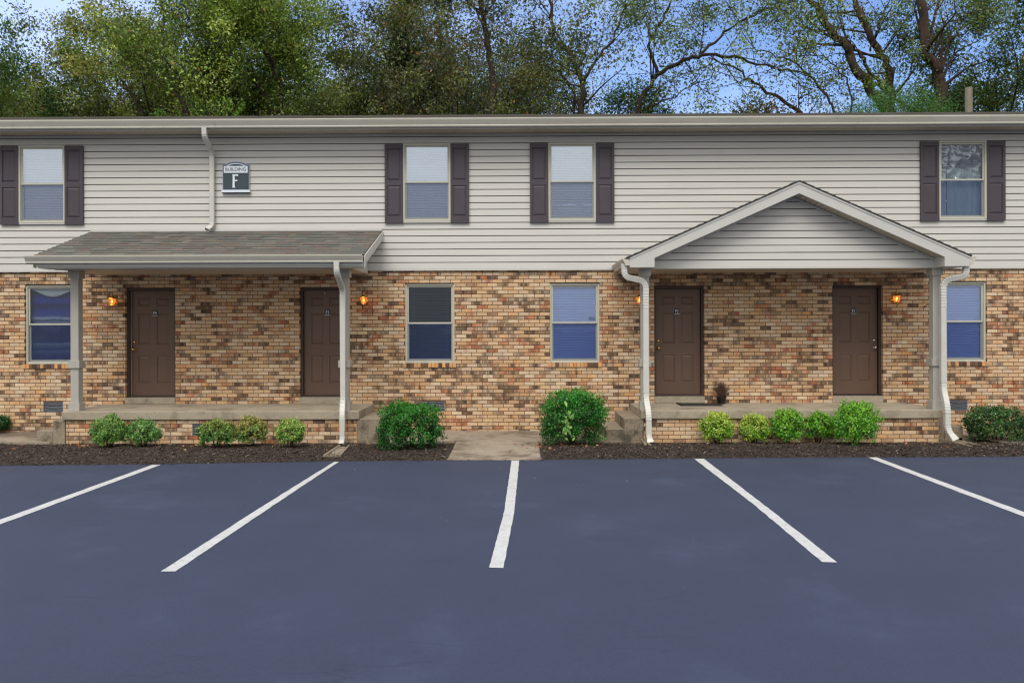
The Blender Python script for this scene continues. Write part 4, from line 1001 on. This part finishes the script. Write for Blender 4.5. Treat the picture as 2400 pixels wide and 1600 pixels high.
shrub(456, 546, 986, 1053, 'wide green shrub hiding the brick base vent of the left porch', GB, group=GL, top=(160, 160, 90), ncl=210)
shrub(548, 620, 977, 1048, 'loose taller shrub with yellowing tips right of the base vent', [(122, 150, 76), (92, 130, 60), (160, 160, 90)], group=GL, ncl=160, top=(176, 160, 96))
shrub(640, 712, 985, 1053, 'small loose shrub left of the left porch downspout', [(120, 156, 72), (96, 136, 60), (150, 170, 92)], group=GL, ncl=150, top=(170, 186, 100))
DG = [(40, 98, 32), (30, 76, 30), (56, 124, 42), (36, 88, 36)]
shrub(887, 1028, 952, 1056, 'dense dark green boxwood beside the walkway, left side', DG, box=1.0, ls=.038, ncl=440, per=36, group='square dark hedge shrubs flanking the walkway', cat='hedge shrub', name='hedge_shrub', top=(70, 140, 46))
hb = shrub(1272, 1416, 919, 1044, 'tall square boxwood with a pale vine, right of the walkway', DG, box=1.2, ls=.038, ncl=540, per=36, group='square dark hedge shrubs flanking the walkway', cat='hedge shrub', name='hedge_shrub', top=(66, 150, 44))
# pale vine growing up the front of it
C0 = rng.normal(0, 1, (46, 3))*np.array([.05, .03, .17])+np.array([-.12, -.50, .42]); V = leaves(C0, .10, None, up=.2, aspect=.45, outward=np.tile([0, -1.0, .2], (46, 1))); big_mesh('vine', V, 4, colmix(46, [(112, 158, 84), (132, 172, 96)]), MT['leafs'], hb)
YG = [(150, 186, 66), (120, 164, 54), (176, 198, 88), (104, 150, 52)]
GRR = 'rounded bright shrubs in the mulch before the right porch'
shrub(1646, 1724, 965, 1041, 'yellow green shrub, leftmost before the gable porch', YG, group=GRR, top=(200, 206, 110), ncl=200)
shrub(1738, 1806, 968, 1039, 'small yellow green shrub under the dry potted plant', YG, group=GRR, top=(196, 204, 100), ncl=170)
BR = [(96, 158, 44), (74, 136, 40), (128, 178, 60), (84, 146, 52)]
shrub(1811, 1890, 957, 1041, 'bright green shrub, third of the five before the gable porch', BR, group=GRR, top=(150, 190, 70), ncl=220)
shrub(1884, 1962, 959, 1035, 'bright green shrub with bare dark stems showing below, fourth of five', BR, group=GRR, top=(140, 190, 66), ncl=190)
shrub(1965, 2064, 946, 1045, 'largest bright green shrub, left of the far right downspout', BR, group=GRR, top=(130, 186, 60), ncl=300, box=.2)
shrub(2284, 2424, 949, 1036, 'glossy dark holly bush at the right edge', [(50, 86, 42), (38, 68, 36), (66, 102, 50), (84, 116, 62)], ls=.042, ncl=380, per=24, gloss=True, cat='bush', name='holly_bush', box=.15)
shrub(-70, 14, 972, 1018, 'dark green bush tip at the left edge beside the walk', [(50, 104, 50), (40, 84, 44)], ls=.04, ncl=160, cat='bush', name='bush')

# potted dry plant + doormat on the right porch
X, Z = W(1690.5, 900, -.22); r = empty('potted_plant', (X, -.22, SLABZ)); tag(r, 'dry brown grass plant in a black plastic pot beside door F2', 'potted plant')
p = M(); p.smooth = False; p.lathe((0, 0, 0), [(.070, 0.001), (.088, .10), (.090, .128), (.096, .129), (.096, .150), (.086, .150), (.084, .12)], 16); p.build('pot', MT['plastic'], r)
p = M(); 
for q in range(420):
    an = random.uniform(0, 6.28); sp_ = random.uniform(.02, .19)*random.choice([.5, 1, 1]); hh_ = random.uniform(.20, .31); b0 = random.uniform(0, .05)
    p.tube([(b0*math.cos(an), b0*math.sin(an), .11), (sp_*.55*math.cos(an), sp_*.55*math.sin(an), .11+hh_*.55), (sp_*math.cos(an), sp_*math.sin(an), .11+hh_*(1-.3*(sp_/.19)**2))], [.004, .003, .002], 3)
p.build('dry_stalks', mat('dry_grass', srgb(104, 80, 62), .9, .3, 8), r)
dm = M(); a, b = G(1579, 944, SLABZ), G(1678, 951, SLABZ)
x0, x1, y0, y1 = 3.02, 3.80, -.62, -.16
nx = 14
for i in range(nx):
    t0, t1 = i/nx, (i+1)/nx; f = lambda t: .012+.018*max(0, 1-t*7)+.008*max(0, t*8-7)
    xa_, xb_ = x0+(x1-x0)*t0, x0+(x1-x0)*t1
    dm.add([(xa_, y0, SLABZ+f(t0)-.008), (xb_, y0, SLABZ+f(t1)-.008), (xb_, y1, SLABZ+f(t1)), (xa_, y1, SLABZ+f(t0)), (xa_, y0, SLABZ+.001), (xb_, y0, SLABZ+.001), (xb_, y1, SLABZ+.001), (xa_, y1, SLABZ+.001)],
           [(0, 1, 2, 3), (4, 5, 1, 0), (6, 7, 3, 2)]+([(7, 4, 0, 3)] if i == 0 else [])+([(5, 6, 2, 1)] if i == nx-1 else []))
dm = dm.build('doormat', MT['mat_']); tag(dm, 'dark flat doormat with a curled corner before door F2', 'doormat')

# ---------------------------------------------------------------- trees behind the building
class Tree:
    def __init__(s, seed): s.r = random.Random(seed); s.m = M(); s.m.smooth = True; s.tips = []
    def branch(s, p, d, ln, r, lvl, maxl, wig=.18, up=.06, kids=(3, 4), spread=.75, shrink=.66):
        n = max(3, int(ln/.45)); pts = [p]; rs = [r]; q = p.copy(); dd = d.normalized()
        for i in range(n):
            dd = (dd+Vector((s.r.gauss(0, wig), s.r.gauss(0, wig), s.r.gauss(0, wig)+up))*.5).normalized(); q = q+dd*(ln/n); pts.append(q.copy()); rs.append(r*(1-.62*(i+1)/n))
        s.m.tube(pts, rs, 8 if lvl < 2 else (5 if lvl < 3 else 3), .3 if lvl < 2 else 0)
        if lvl >= maxl-1:
            for t in pts[1:]: s.tips.append((t, dd.copy()))
        if lvl >= maxl: return
        k = s.r.randint(*kids)+(1 if lvl == 0 else 0)
        for j in range(k):
            t = s.r.uniform(.35, 1.0) if j else 1.0; f = t*(len(pts)-1); i = min(int(f), len(pts)-2); b = pts[i].lerp(pts[i+1], f-i)
            base = (pts[i+1]-pts[i]).normalized(); o = base.orthogonal().normalized(); o.rotate(Matrix.Rotation(s.r.uniform(0, 6.28), 3, base))
            nd = (base+o*s.r.uniform(.5, 1)*spread*1.3).normalized()
            s.branch(b, nd, ln*shrink*s.r.uniform(.8, 1.2), max(.006, rs[i]*.62), lvl+1, maxl, wig, up, kids, spread, shrink)
def plant_tree(name, x, y, label, pal, height=14, lean=(0, 0), seed=1, maxl=4, r0=.18, per=12, ls=.105, spreadl=.20, wts=None, kids=(3, 5), trunk=None, limbs=(), bark='bark', ln0=None, up=.06, zmin=6.0, cat='tree', keep=1.0, bare=.0, first=4.5, spread=.75, group='trees behind the building', nz_pal=None, shrink=.66):
    t = Tree(seed); root = empty(name, (x, y, -.13)); tag(root, label, cat, group)
    if trunk is None:
        T = [Vector((0, 0, 0)), Vector((lean[0]*.3, lean[1]*.3, first*.5)), Vector((lean[0]*.8, lean[1]*.8, first))]
        t.m.tube(T, [r0*1.25, r0, r0*.85], 10)
        nl = 4 if height > 9 else 5
        for k in range(nl):
            an = k/nl*6.28+t.r.uniform(-.5, .5); d = Vector((math.cos(an)*t.r.uniform(.35, .8), math.sin(an)*t.r.uniform(.35, .8), 1.0)) if k else Vector((lean[0]*.1, 0, 1))
            t.branch(T[-1].copy(), d, (height-first)*(ln0 or .42)*t.r.uniform(.85, 1.15), r0*.6, 1, maxl, up=up, kids=kids, spread=spread, shrink=shrink)
    for pts, ra, rb, sub in limbs:                        # limbs drawn after the photo
        P = [Vector(p)-Vector((x, y, -.13)) for p in pts]; Q = []
        for i in range(len(P)-1):
            for q in range(5):
                v_ = P[i].lerp(P[i+1], q/5); Q.append(v_+Vector((t.r.gauss(0, .03), t.r.gauss(0, .05), t.r.gauss(0, .03))) if (i or q) else v_)
        Q.append(P[-1]); n = len(Q); rs = [(ra+(rb-ra)*i/(n-1))*.63 for i in range(n)]; t.m.tube(Q, rs, 11, .42)
        for j in range(sub):
            i = t.r.randint(int(n*.25), n-2); base = (Q[i+1]-Q[i]).normalized(); o = base.orthogonal().normalized(); o.rotate(Matrix.Rotation(t.r.uniform(0, 6.28), 3, base))
            t.branch(Q[i].copy(), (base*.7+o), t.r.uniform(1.1, 2.2), max(.015, rs[i]*.40), 2, maxl, up=up, kids=kids, spread=spread, shrink=shrink)
        t.tips.append((Q[-1], Vector((0, 0, 1))))
    t.m.build('trunk', MT[bark], root)
    TP = np.array([tuple(p) for p, d in t.tips]); TP = TP[TP[:, 2] > zmin]
    if trunk is None: TP = TP[np.array([mnoise.noise(Vector(q)*.75+Vector((0, seed, 0))) > -.22 for q in TP])]
    if bare: TP = TP[rng.random(len(TP)) > bare]
    k = int(per*(3.2 if trunk is None else 2.1)); C = (TP[:, None, :]+rng.normal(0, spreadl, (len(TP), k, 3))*np.array([1, 1, .8])).reshape(-1, 3)
    cn = rng.normal(size=(len(TP), 3)); cn /= np.linalg.norm(cn, axis=1)[:, None]; cn[:, 2] = np.abs(cn[:, 2])
    V = leaves(C, ls, None, up=.35, aspect=.55, droop=.5, outward=np.repeat(cn*1.5, k, axis=0))
    f = np.array([.5+.5*mnoise.noise(Vector(q)*.9+Vector((seed, 0, 0)))*1.6 for q in TP]); f = np.clip(f, 0, 1)
    pl = np.array([srgb(*p)[:3] for p in pal]); lum = pl.sum(1).argsort(); pl = pl[lum]
    ix = np.clip((f*len(pl)+rng.normal(0, .6, len(TP))).astype(int), 0, len(pl)-1); cb = pl[ix]*(.62+.72*f)[:, None]
    cl = np.repeat(cb, k, axis=0)*rng.uniform(.7, 1.35, (len(TP)*k, 1))
    odd = rng.random(len(cl)) < .02; cl[odd] = np.array(srgb(140, 104, 56)[:3])
    big_mesh('crown', V, 4, cl, MT['leaf'], root); return len(TP)*k
def TX(u, Y): return WX(u, 200, Y)
OL = [(104, 118, 56), (82, 98, 48), (128, 138, 70), (64, 80, 42), (146, 146, 82)]
YL = [(126, 148, 64), (102, 126, 56), (150, 166, 80), (76, 100, 48)]
DK = [(72, 84, 46), (88, 98, 54), (56, 68, 40), (112, 118, 66)]
def PT(u, v, Y): X_, Z_ = W(u, v, Y); return (X_, Y, Z_)
nl = 0
nl += plant_tree('leafy_tree', TX(-15, 13), 13, 'low dense dark green tree at the left edge of the roofline', [(76, 110, 50), (60, 92, 46), (104, 130, 62)], height=13.0, seed=3, r0=.18, per=32, first=4.4)
nl += plant_tree('leafy_tree', TX(125, 16), 16, 'small round topped tree under open sky near the left edge', OL, height=13.4, seed=5, r0=.17, per=30, first=4.8)
nl += plant_tree('leafy_tree', TX(275, 14), 14, 'feathery yellowish tree just right of the open sky', OL, height=12.2, seed=8, r0=.15, per=16, first=4.5, lean=(.5, 0))
nl += plant_tree('leafy_tree', TX(425, 13.5), 13.5, 'tall olive tree with a dark leaning trunk above the upper downspout', OL, height=15, seed=12, r0=.2, per=14, lean=(-.9, 0), limbs=[([PT(450, 290, 11.8), PT(420, 215, 11.8), PT(392, 160, 11.8), PT(378, 115, 11.8), PT(384, 50, 11.8), PT(372, -30, 11.8)], .15, .05, 5), ([PT(345, 290, 11.8), PT(322, 240, 11.8), PT(290, 195, 11.8), PT(262, 140, 11.8)], .10, .03, 4)])
nl += plant_tree('leafy_tree', TX(590, 15), 15, 'tall dense green tree above the building sign', YL, height=16, seed=17, r0=.2, per=15, lean=(.4, 0), limbs=[([PT(475, 290, 12), PT(482, 215, 12), PT(505, 185, 12), PT(548, 150, 12), PT(560, 90, 12)], .11, .03, 5), ([PT(645, 290, 12), PT(625, 225, 12), PT(590, 180, 12), PT(572, 150, 12)], .12, .04, 4), ([PT(662, 290, 12), PT(655, 200, 12), PT(630, 130, 12), PT(606, 90, 12), PT(600, -20, 12)], .14, .06, 5)])
nl += plant_tree('leafy_tree', TX(740, 13.5), 13.5, 'light yellow green tree left of centre above the left porch', YL, height=14.6, seed=21, r0=.18, per=17, spreadl=.36)
nl += plant_tree('leafy_tree', TX(930, 14), 14, 'dark olive tree above the second upstairs window', DK, height=15, seed=26, r0=.2, per=15, limbs=[([PT(960, 290, 12), PT(945, 200, 12), PT(925, 140, 12), PT(935, 60, 12)], .08, .03, 4), ([PT(1070, 290, 12), PT(1060, 190, 12), PT(1035, 130, 12), PT(1030, 60, 12)], .08, .03, 4)])
nl += plant_tree('leafy_tree', TX(1090, 15), 15, 'dark tall tree with dense brownish crown near the centre', DK+[(96, 88, 60)], height=17, seed=31, r0=.22, per=15, limbs=[([PT(1150, 290, 12), PT(1158, 200, 12), PT(1146, 120, 12), PT(1130, 40, 12), PT(1124, -40, 12)], .20, .12, 5)])
nl += plant_tree('leafy_tree', TX(1215, 13), 13, 'green bushy tree just left of the open forked tree', OL, height=11.6, seed=37, r0=.15, per=13)
# fill further back
for i, (u, h, sd) in enumerate([(70, 14.5, 41), (350, 16, 43), (520, 17, 47), (680, 17, 51), (850, 16, 53), (1010, 18, 57), (1180, 17, 59)]):
    nl += plant_tree('background_tree', TX(u, 23), 23+(i % 3), ['far tree in the gap at the left edge', 'far tree behind the leaning olive tree', 'far tree behind the sign trees', 'far tree between the two yellow green trees', 'far tree in the notch of sky left of centre', 'far tree behind the dark olive trees', 'far tree left of the forked tree'][i], DK, height=h, seed=sd, r0=.2, per=13, ls=.13, spreadl=.38, group='farther trees in the wood behind', maxl=4, zmin=7)
# open trees on the right, limbs after the photo
Yt = 13.0
gx = TX(1362, Yt)
LF = [(100, 122, 56), (82, 102, 50), (124, 138, 68), (66, 84, 44)]
nl += plant_tree('forked_tree', gx, Yt, 'open forked tree with dark twisting limbs right of centre', LF, seed=61, trunk=1, maxl=4, per=5, ls=.105, spreadl=.22, bark='bark', kids=(2, 3), zmin=8, limbs=[
    ([(gx, Yt, -.13), (gx-.1, Yt, 5), PT(1362, 270, Yt), PT(1366, 190, Yt), PT(1335, 125, Yt), PT(1297, 85, Yt), PT(1288, 0, Yt), PT(1282, -60, Yt)], .22, .06, 9),
    ([PT(1364, 262, Yt), PT(1340, 215, Yt+.3), PT(1310, 165, Yt+.4), PT(1265, 152, Yt+.5), PT(1238, 170, Yt+.6)], .09, .02, 6),
    ([PT(1366, 195, Yt), PT(1400, 138, Yt-.2), PT(1440, 90, Yt-.3), PT(1462, 20, Yt-.3), PT(1480, -40, Yt-.3)], .09, .03, 8),
    ([PT(1362, 255, Yt), PT(1330, 235, Yt-.4), PT(1290, 225, Yt-.5)], .05, .015, 3),
    ([PT(1335, 125, Yt), PT(1300, 75, Yt+.3), PT(1285, 30, Yt+.3), PT(1240, -30, Yt+.3)], .06, .02, 6)])
gx = TX(1480, 12.5)
nl += plant_tree('forked_tree', gx, 12.5, 'spreading tree whose long limb arches over the roof right of centre', LF, seed=67, trunk=1, maxl=4, per=6, ls=.105, spreadl=.22, kids=(2, 3), zmin=8, limbs=[
    ([(gx, 12.5, -.13), (gx, 12.5, 5), PT(1478, 290, 12.5), PT(1500, 235, 12.5), PT(1540, 175, 12.5), PT(1600, 140, 12.5), PT(1660, 127, 12.3), PT(1740, 140, 12.2), PT(1830, 165, 12), PT(1900, 175, 12)], .20, .035, 14),
    ([PT(1540, 175, 12.5), PT(1520, 110, 12.7), PT(1545, 60, 12.8), PT(1575, 0, 12.8), PT(1580, -40, 12.8)], .10, .03, 9),
    ([PT(1640, 128, 12.4), PT(1700, 75, 12.5), PT(1755, 40, 12.5), PT(1810, 8, 12.5), PT(1860, 0, 12.5)], .08, .03, 9),
    ([PT(1490, 270, 12.5), PT(1530, 245, 12.2), PT(1580, 228, 12.2), PT(1640, 190, 12.2)], .07, .02, 5),
    ([PT(1640, 128, 12.4), PT(1650, 60, 12.6), PT(1640, 0, 12.6)], .05, .02, 6)])
gx = TX(1915, 12)
nl += plant_tree('leaning_tree', gx, 12, 'sparse tree leaning left low over the roofline with thin arching limbs', LF, seed=71, trunk=1, maxl=4, per=3, ls=.11, spreadl=.24, kids=(2, 3), zmin=8, bare=.25, limbs=[
    ([(gx, 12, -.13), (gx, 12, 5), PT(1890, 285, 12), PT(1870, 262, 12), PT(1815, 225, 12), PT(1770, 195, 12), PT(1720, 155, 12), PT(1660, 135, 12)], .15, .03, 9),
    ([PT(1965, 290, 12), PT(1945, 240, 12.1), PT(1900, 180, 12.2), PT(1860, 145, 12.2), PT(1800, 120, 12.2), PT(1740, 118, 12.2)], .08, .02, 9),
    ([PT(2000, 290, 12), PT(1998, 230, 12.1), PT(1975, 175, 12.1), PT(1940, 140, 12.1), PT(1880, 110, 12.1)], .06, .02, 8)])
gx = TX(2075, 13)
nl += plant_tree('twin_trunk_tree', gx, 13, 'old tree with thick brown trunks leaning left above the gable', OL, seed=77, trunk=1, maxl=4, per=4, ls=.10, spreadl=.2, kids=(2, 3), zmin=8, bark='bark2', limbs=[
    ([(gx, 13, -.13), (gx, 13, 4), PT(2090, 275, 13), PT(2045, 215, 13), PT(2000, 150, 13), PT(1975, 95, 13), PT(1930, 55, 13), PT(1905, 10, 13), PT(1870, -30, 13)], .34, .14, 10),
    ([PT(2070, 215, 13.3), PT(2040, 170, 13.3), PT(2010, 120, 13.2), PT(1985, 95, 13)], .10, .08, 2),
    ([PT(2085, 250, 13.5), PT(2085, 170, 13.6), PT(2050, 100, 13.6), PT(2015, 40, 13.6), PT(1995, -30, 13.6)], .24, .15, 10),
    ([PT(2040, 120, 13.5), PT(2055, 70, 13.4), PT(2075, 20, 13.4), PT(2100, -20, 13.4)], .06, .03, 6)])
am_ = MT['asphalt'].node_tree; b_ = am_.nodes['Principled BSDF']; src = b_.inputs['Base Color'].links[0].from_socket
t_ = am_.nodes.new('ShaderNodeTexCoord'); m1 = am_.nodes.new('ShaderNodeMapping'); m1.inputs['Scale'].default_value = (.22, 2.2, 1); am_.links.new(t_.outputs['Object'], m1.inputs['Vector'])
n1 = am_.nodes.new('ShaderNodeTexNoise'); n1.inputs['Scale'].default_value = 1.1; n1.inputs['Detail'].default_value = 6; n1.inputs['Distortion'].default_value = .6; am_.links.new(m1.outputs[0], n1.inputs['Vector'])
a1 = am_.nodes.new('ShaderNodeMath'); a1.operation = 'SUBTRACT'; a1.inputs[1].default_value = .5; a2 = am_.nodes.new('ShaderNodeMath'); a2.operation = 'ABSOLUTE'; am_.links.new(n1.outputs['Fac'], a1.inputs[0]); am_.links.new(a1.outputs[0], a2.inputs[0])
n2 = am_.nodes.new('ShaderNodeTexNoise'); n2.inputs['Scale'].default_value = .8; n2.inputs['Detail'].default_value = 3; am_.links.new(t_.outputs['Object'], n2.inputs['Vector'])
g1 = am_.nodes.new('ShaderNodeMapRange'); g1.inputs['From Min'].default_value = .52; g1.inputs['From Max'].default_value = .62; g1.inputs['To Max'].default_value = .0045; am_.links.new(n2.outputs['Fac'], g1.inputs['Value'])
c1 = am_.nodes.new('ShaderNodeMath'); c1.operation = 'LESS_THAN'; am_.links.new(a2.outputs[0], c1.inputs[0]); am_.links.new(g1.outputs[0], c1.inputs[1])
x1_ = am_.nodes.new('ShaderNodeMixRGB'); x1_.inputs['Color2'].default_value = srgb(40, 46, 60); k1 = am_.nodes.new('ShaderNodeMath'); k1.operation = 'MULTIPLY'; k1.inputs[1].default_value = .40
am_.links.new(c1.outputs[0], k1.inputs[0]); am_.links.new(k1.outputs[0], x1_.inputs['Fac']); am_.links.new(src, x1_.inputs['Color1']); am_.links.new(x1_.outputs[0], b_.inputs['Base Color'])
gx = TX(2190, 12)
nl += plant_tree('broken_tree', gx, 12, 'thick reddish trunk with torn bark rising straight at the right', OL, seed=83, trunk=1, maxl=4, per=3, ls=.10, spreadl=.2, kids=(2, 3), zmin=8, bark='bark2', bare=.2, limbs=[
    ([(gx, 12, -.13), (gx, 12, 4), PT(2188, 280, 12), PT(2207, 205, 12), PT(2195, 165, 12), PT(2170, 125, 12), PT(2163, 60, 12), PT(2155, -40, 12)], .36, .20, 12),
    ([PT(2170, 130, 12), PT(2185, 70, 12.2), PT(2200, 0, 12.3), PT(2215, -50, 12.3)], .09, .04, 9),
    ([PT(2180, 150, 12), PT(2230, 90, 11.8), PT(2300, 60, 11.6), PT(2380, 45, 11.5)], .05, .02, 9)])
nl += plant_tree('leafy_tree', TX(2372, 12), 12, 'dense dark tree filling the upper right corner', [(56, 82, 40), (42, 64, 34), (80, 102, 50), (98, 118, 56)], height=15.5, seed=89, r0=.22, per=26, first=4.4)
nl += plant_tree('leafy_tree', TX(2330, 16), 16, 'tree with yellowing leaves behind the wooden pole', OL, height=12.0, seed=91, r0=.16, per=5, kids=(2, 3))
nl += plant_tree('background_tree', TX(2080, 24), 24, 'far sparse tree behind the twin trunks', OL, height=15, seed=93, r0=.18, per=6, ls=.15, group='farther trees in the wood behind', kids=(2, 3), zmin=8)
# low growth just showing over the roof
def clump(name, u0, u1, v0, Y, label, pal, n=160, per=22, ls=.11, cat='tree', aspect=.5, group=None):
    xc = TX((u0+u1)/2, Y); zt_ = W((u0+u1)/2, v0, Y)[1]; rx = (u1-u0)/2*(Y-CAMY)/FPX; root = empty(name, (xc, Y, -.13)); tag(root, label, cat, group)
    st = M(); st.smooth = True; C = []
    for q in range(9):
        t = random.uniform(-1, 1); top_ = (zt_+.13)*(1-.14*t*t*random.uniform(.5, 1.5)); e = Vector((t*rx*.85, random.uniform(-.5, .5), top_-.15)); st.tube([(0, 0, 0), (e.x*.35, e.y*.3, top_*.5), e], [.07, .04, .012], 6)
    st.build('trunk', MT['bark'], root)
    for q in range(n):
        t = random.uniform(-1, 1); hh_ = (zt_+.13)*(1-.10*t*t)-abs(random.gauss(0, .9))-.1; C.append((t*rx, random.gauss(0, .5), hh_))
    C = np.array(C); LC = (C[:, None, :]+rng.normal(0, .16, (n, per, 3))).reshape(-1, 3)
    V = leaves(LC, ls, None, up=.3, aspect=aspect); big_mesh('crown', V, 4, np.repeat(colmix(n, pal), per, axis=0)*rng.uniform(.75, 1.25, (n*per, 1)), MT['leaf'], root)
clump('juniper_tree', 1960, 2235, 212, 10.6, 'feathery bluish green juniper top over the roof below the thick trunks', [(80, 122, 62), (98, 140, 72), (62, 100, 54)], n=380, per=60, ls=.075, aspect=.3)
clump('low_tree', 1400, 1560, 190, 13.6, 'dark green bushy tree growing between the two forked trees', [(56, 92, 48), (72, 106, 54), (46, 76, 42)], n=230, per=30, ls=.10)
clump('low_tree', 1690, 1880, 240, 12.0, 'brownish low tree top over the roof, left of the gable peak', [(96, 84, 56), (112, 92, 64), (72, 80, 46)], n=190)
clump('low_tree', 1560, 1700, 262, 12.4, 'low green tree tips at the roofline under the arching limb', [(84, 116, 60), (70, 100, 52)], n=90)
# light green sapling fronds
def frond_sapling(u0, u1, v0, Y, label):
    xc = TX((u0+u1)/2, Y); root = empty('sapling', (xc, Y, -.13)); tag(root, label, 'tree'); st = M(); C = []; A = []
    zb_ = W((u0+u1)/2, 285, Y)[1]+.13
    st.tube([(0, 0, 0), (.1, 0, zb_*.5), (.0, 0, zb_)], [.06, .045, .03], 6)
    for q in range(15):
        u = random.uniform(u0, u1); v_ = v0+abs(u-(u0+u1)/2)*.12+random.uniform(-4, 26); X_, Z_ = W(u, v_, Y); e = Vector((X_-xc, random.uniform(-.4, .4), Z_+.13)); st.tube([(0, 0, zb_-.3), (e.x*.5, e.y*.5, (zb_+e.z)*.5), e], [.018, .012, .005], 5)
        d = Vector((e.x*.5, e.y*.5, (e.z-zb_)*.5+.3)).normalized()
        for k in range(34):
            t = k/34; base = e-d*(.65*t); side = 1 if k % 2 else -1; C.append(tuple(base+Vector((side*.05, random.gauss(0, .03), random.gauss(0, .02)))))
    st.build('trunk', MT['bark'], root); C = np.array(C); V = leaves(C, .13, None, up=.6, aspect=.42); big_mesh('crown', V, 4, colmix(len(C), [(132, 170, 76), (114, 156, 64), (154, 186, 92)]), MT['leaf'], root)
frond_sapling(440, 570, 220, 10.0, 'bright green young tree fronds sticking up over the roof, left')
frond_sapling(355, 395, 262, 10.2, 'tiny bright green tips over the roof above the upper downspout')
# wooden pole
X, Z = W(2271, 206, 11.0); pb = M(); pb.smooth = True; pb.tube([(X, 11, -.13), (X, 11, Z*.5), (X-.01, 11, Z)], [.14, .125, .115], 14); tag(pb.build('utility_pole', MT['pole']), 'short weathered grey wooden pole standing above the roof at right', 'pole')
print('LEAVES', nl)
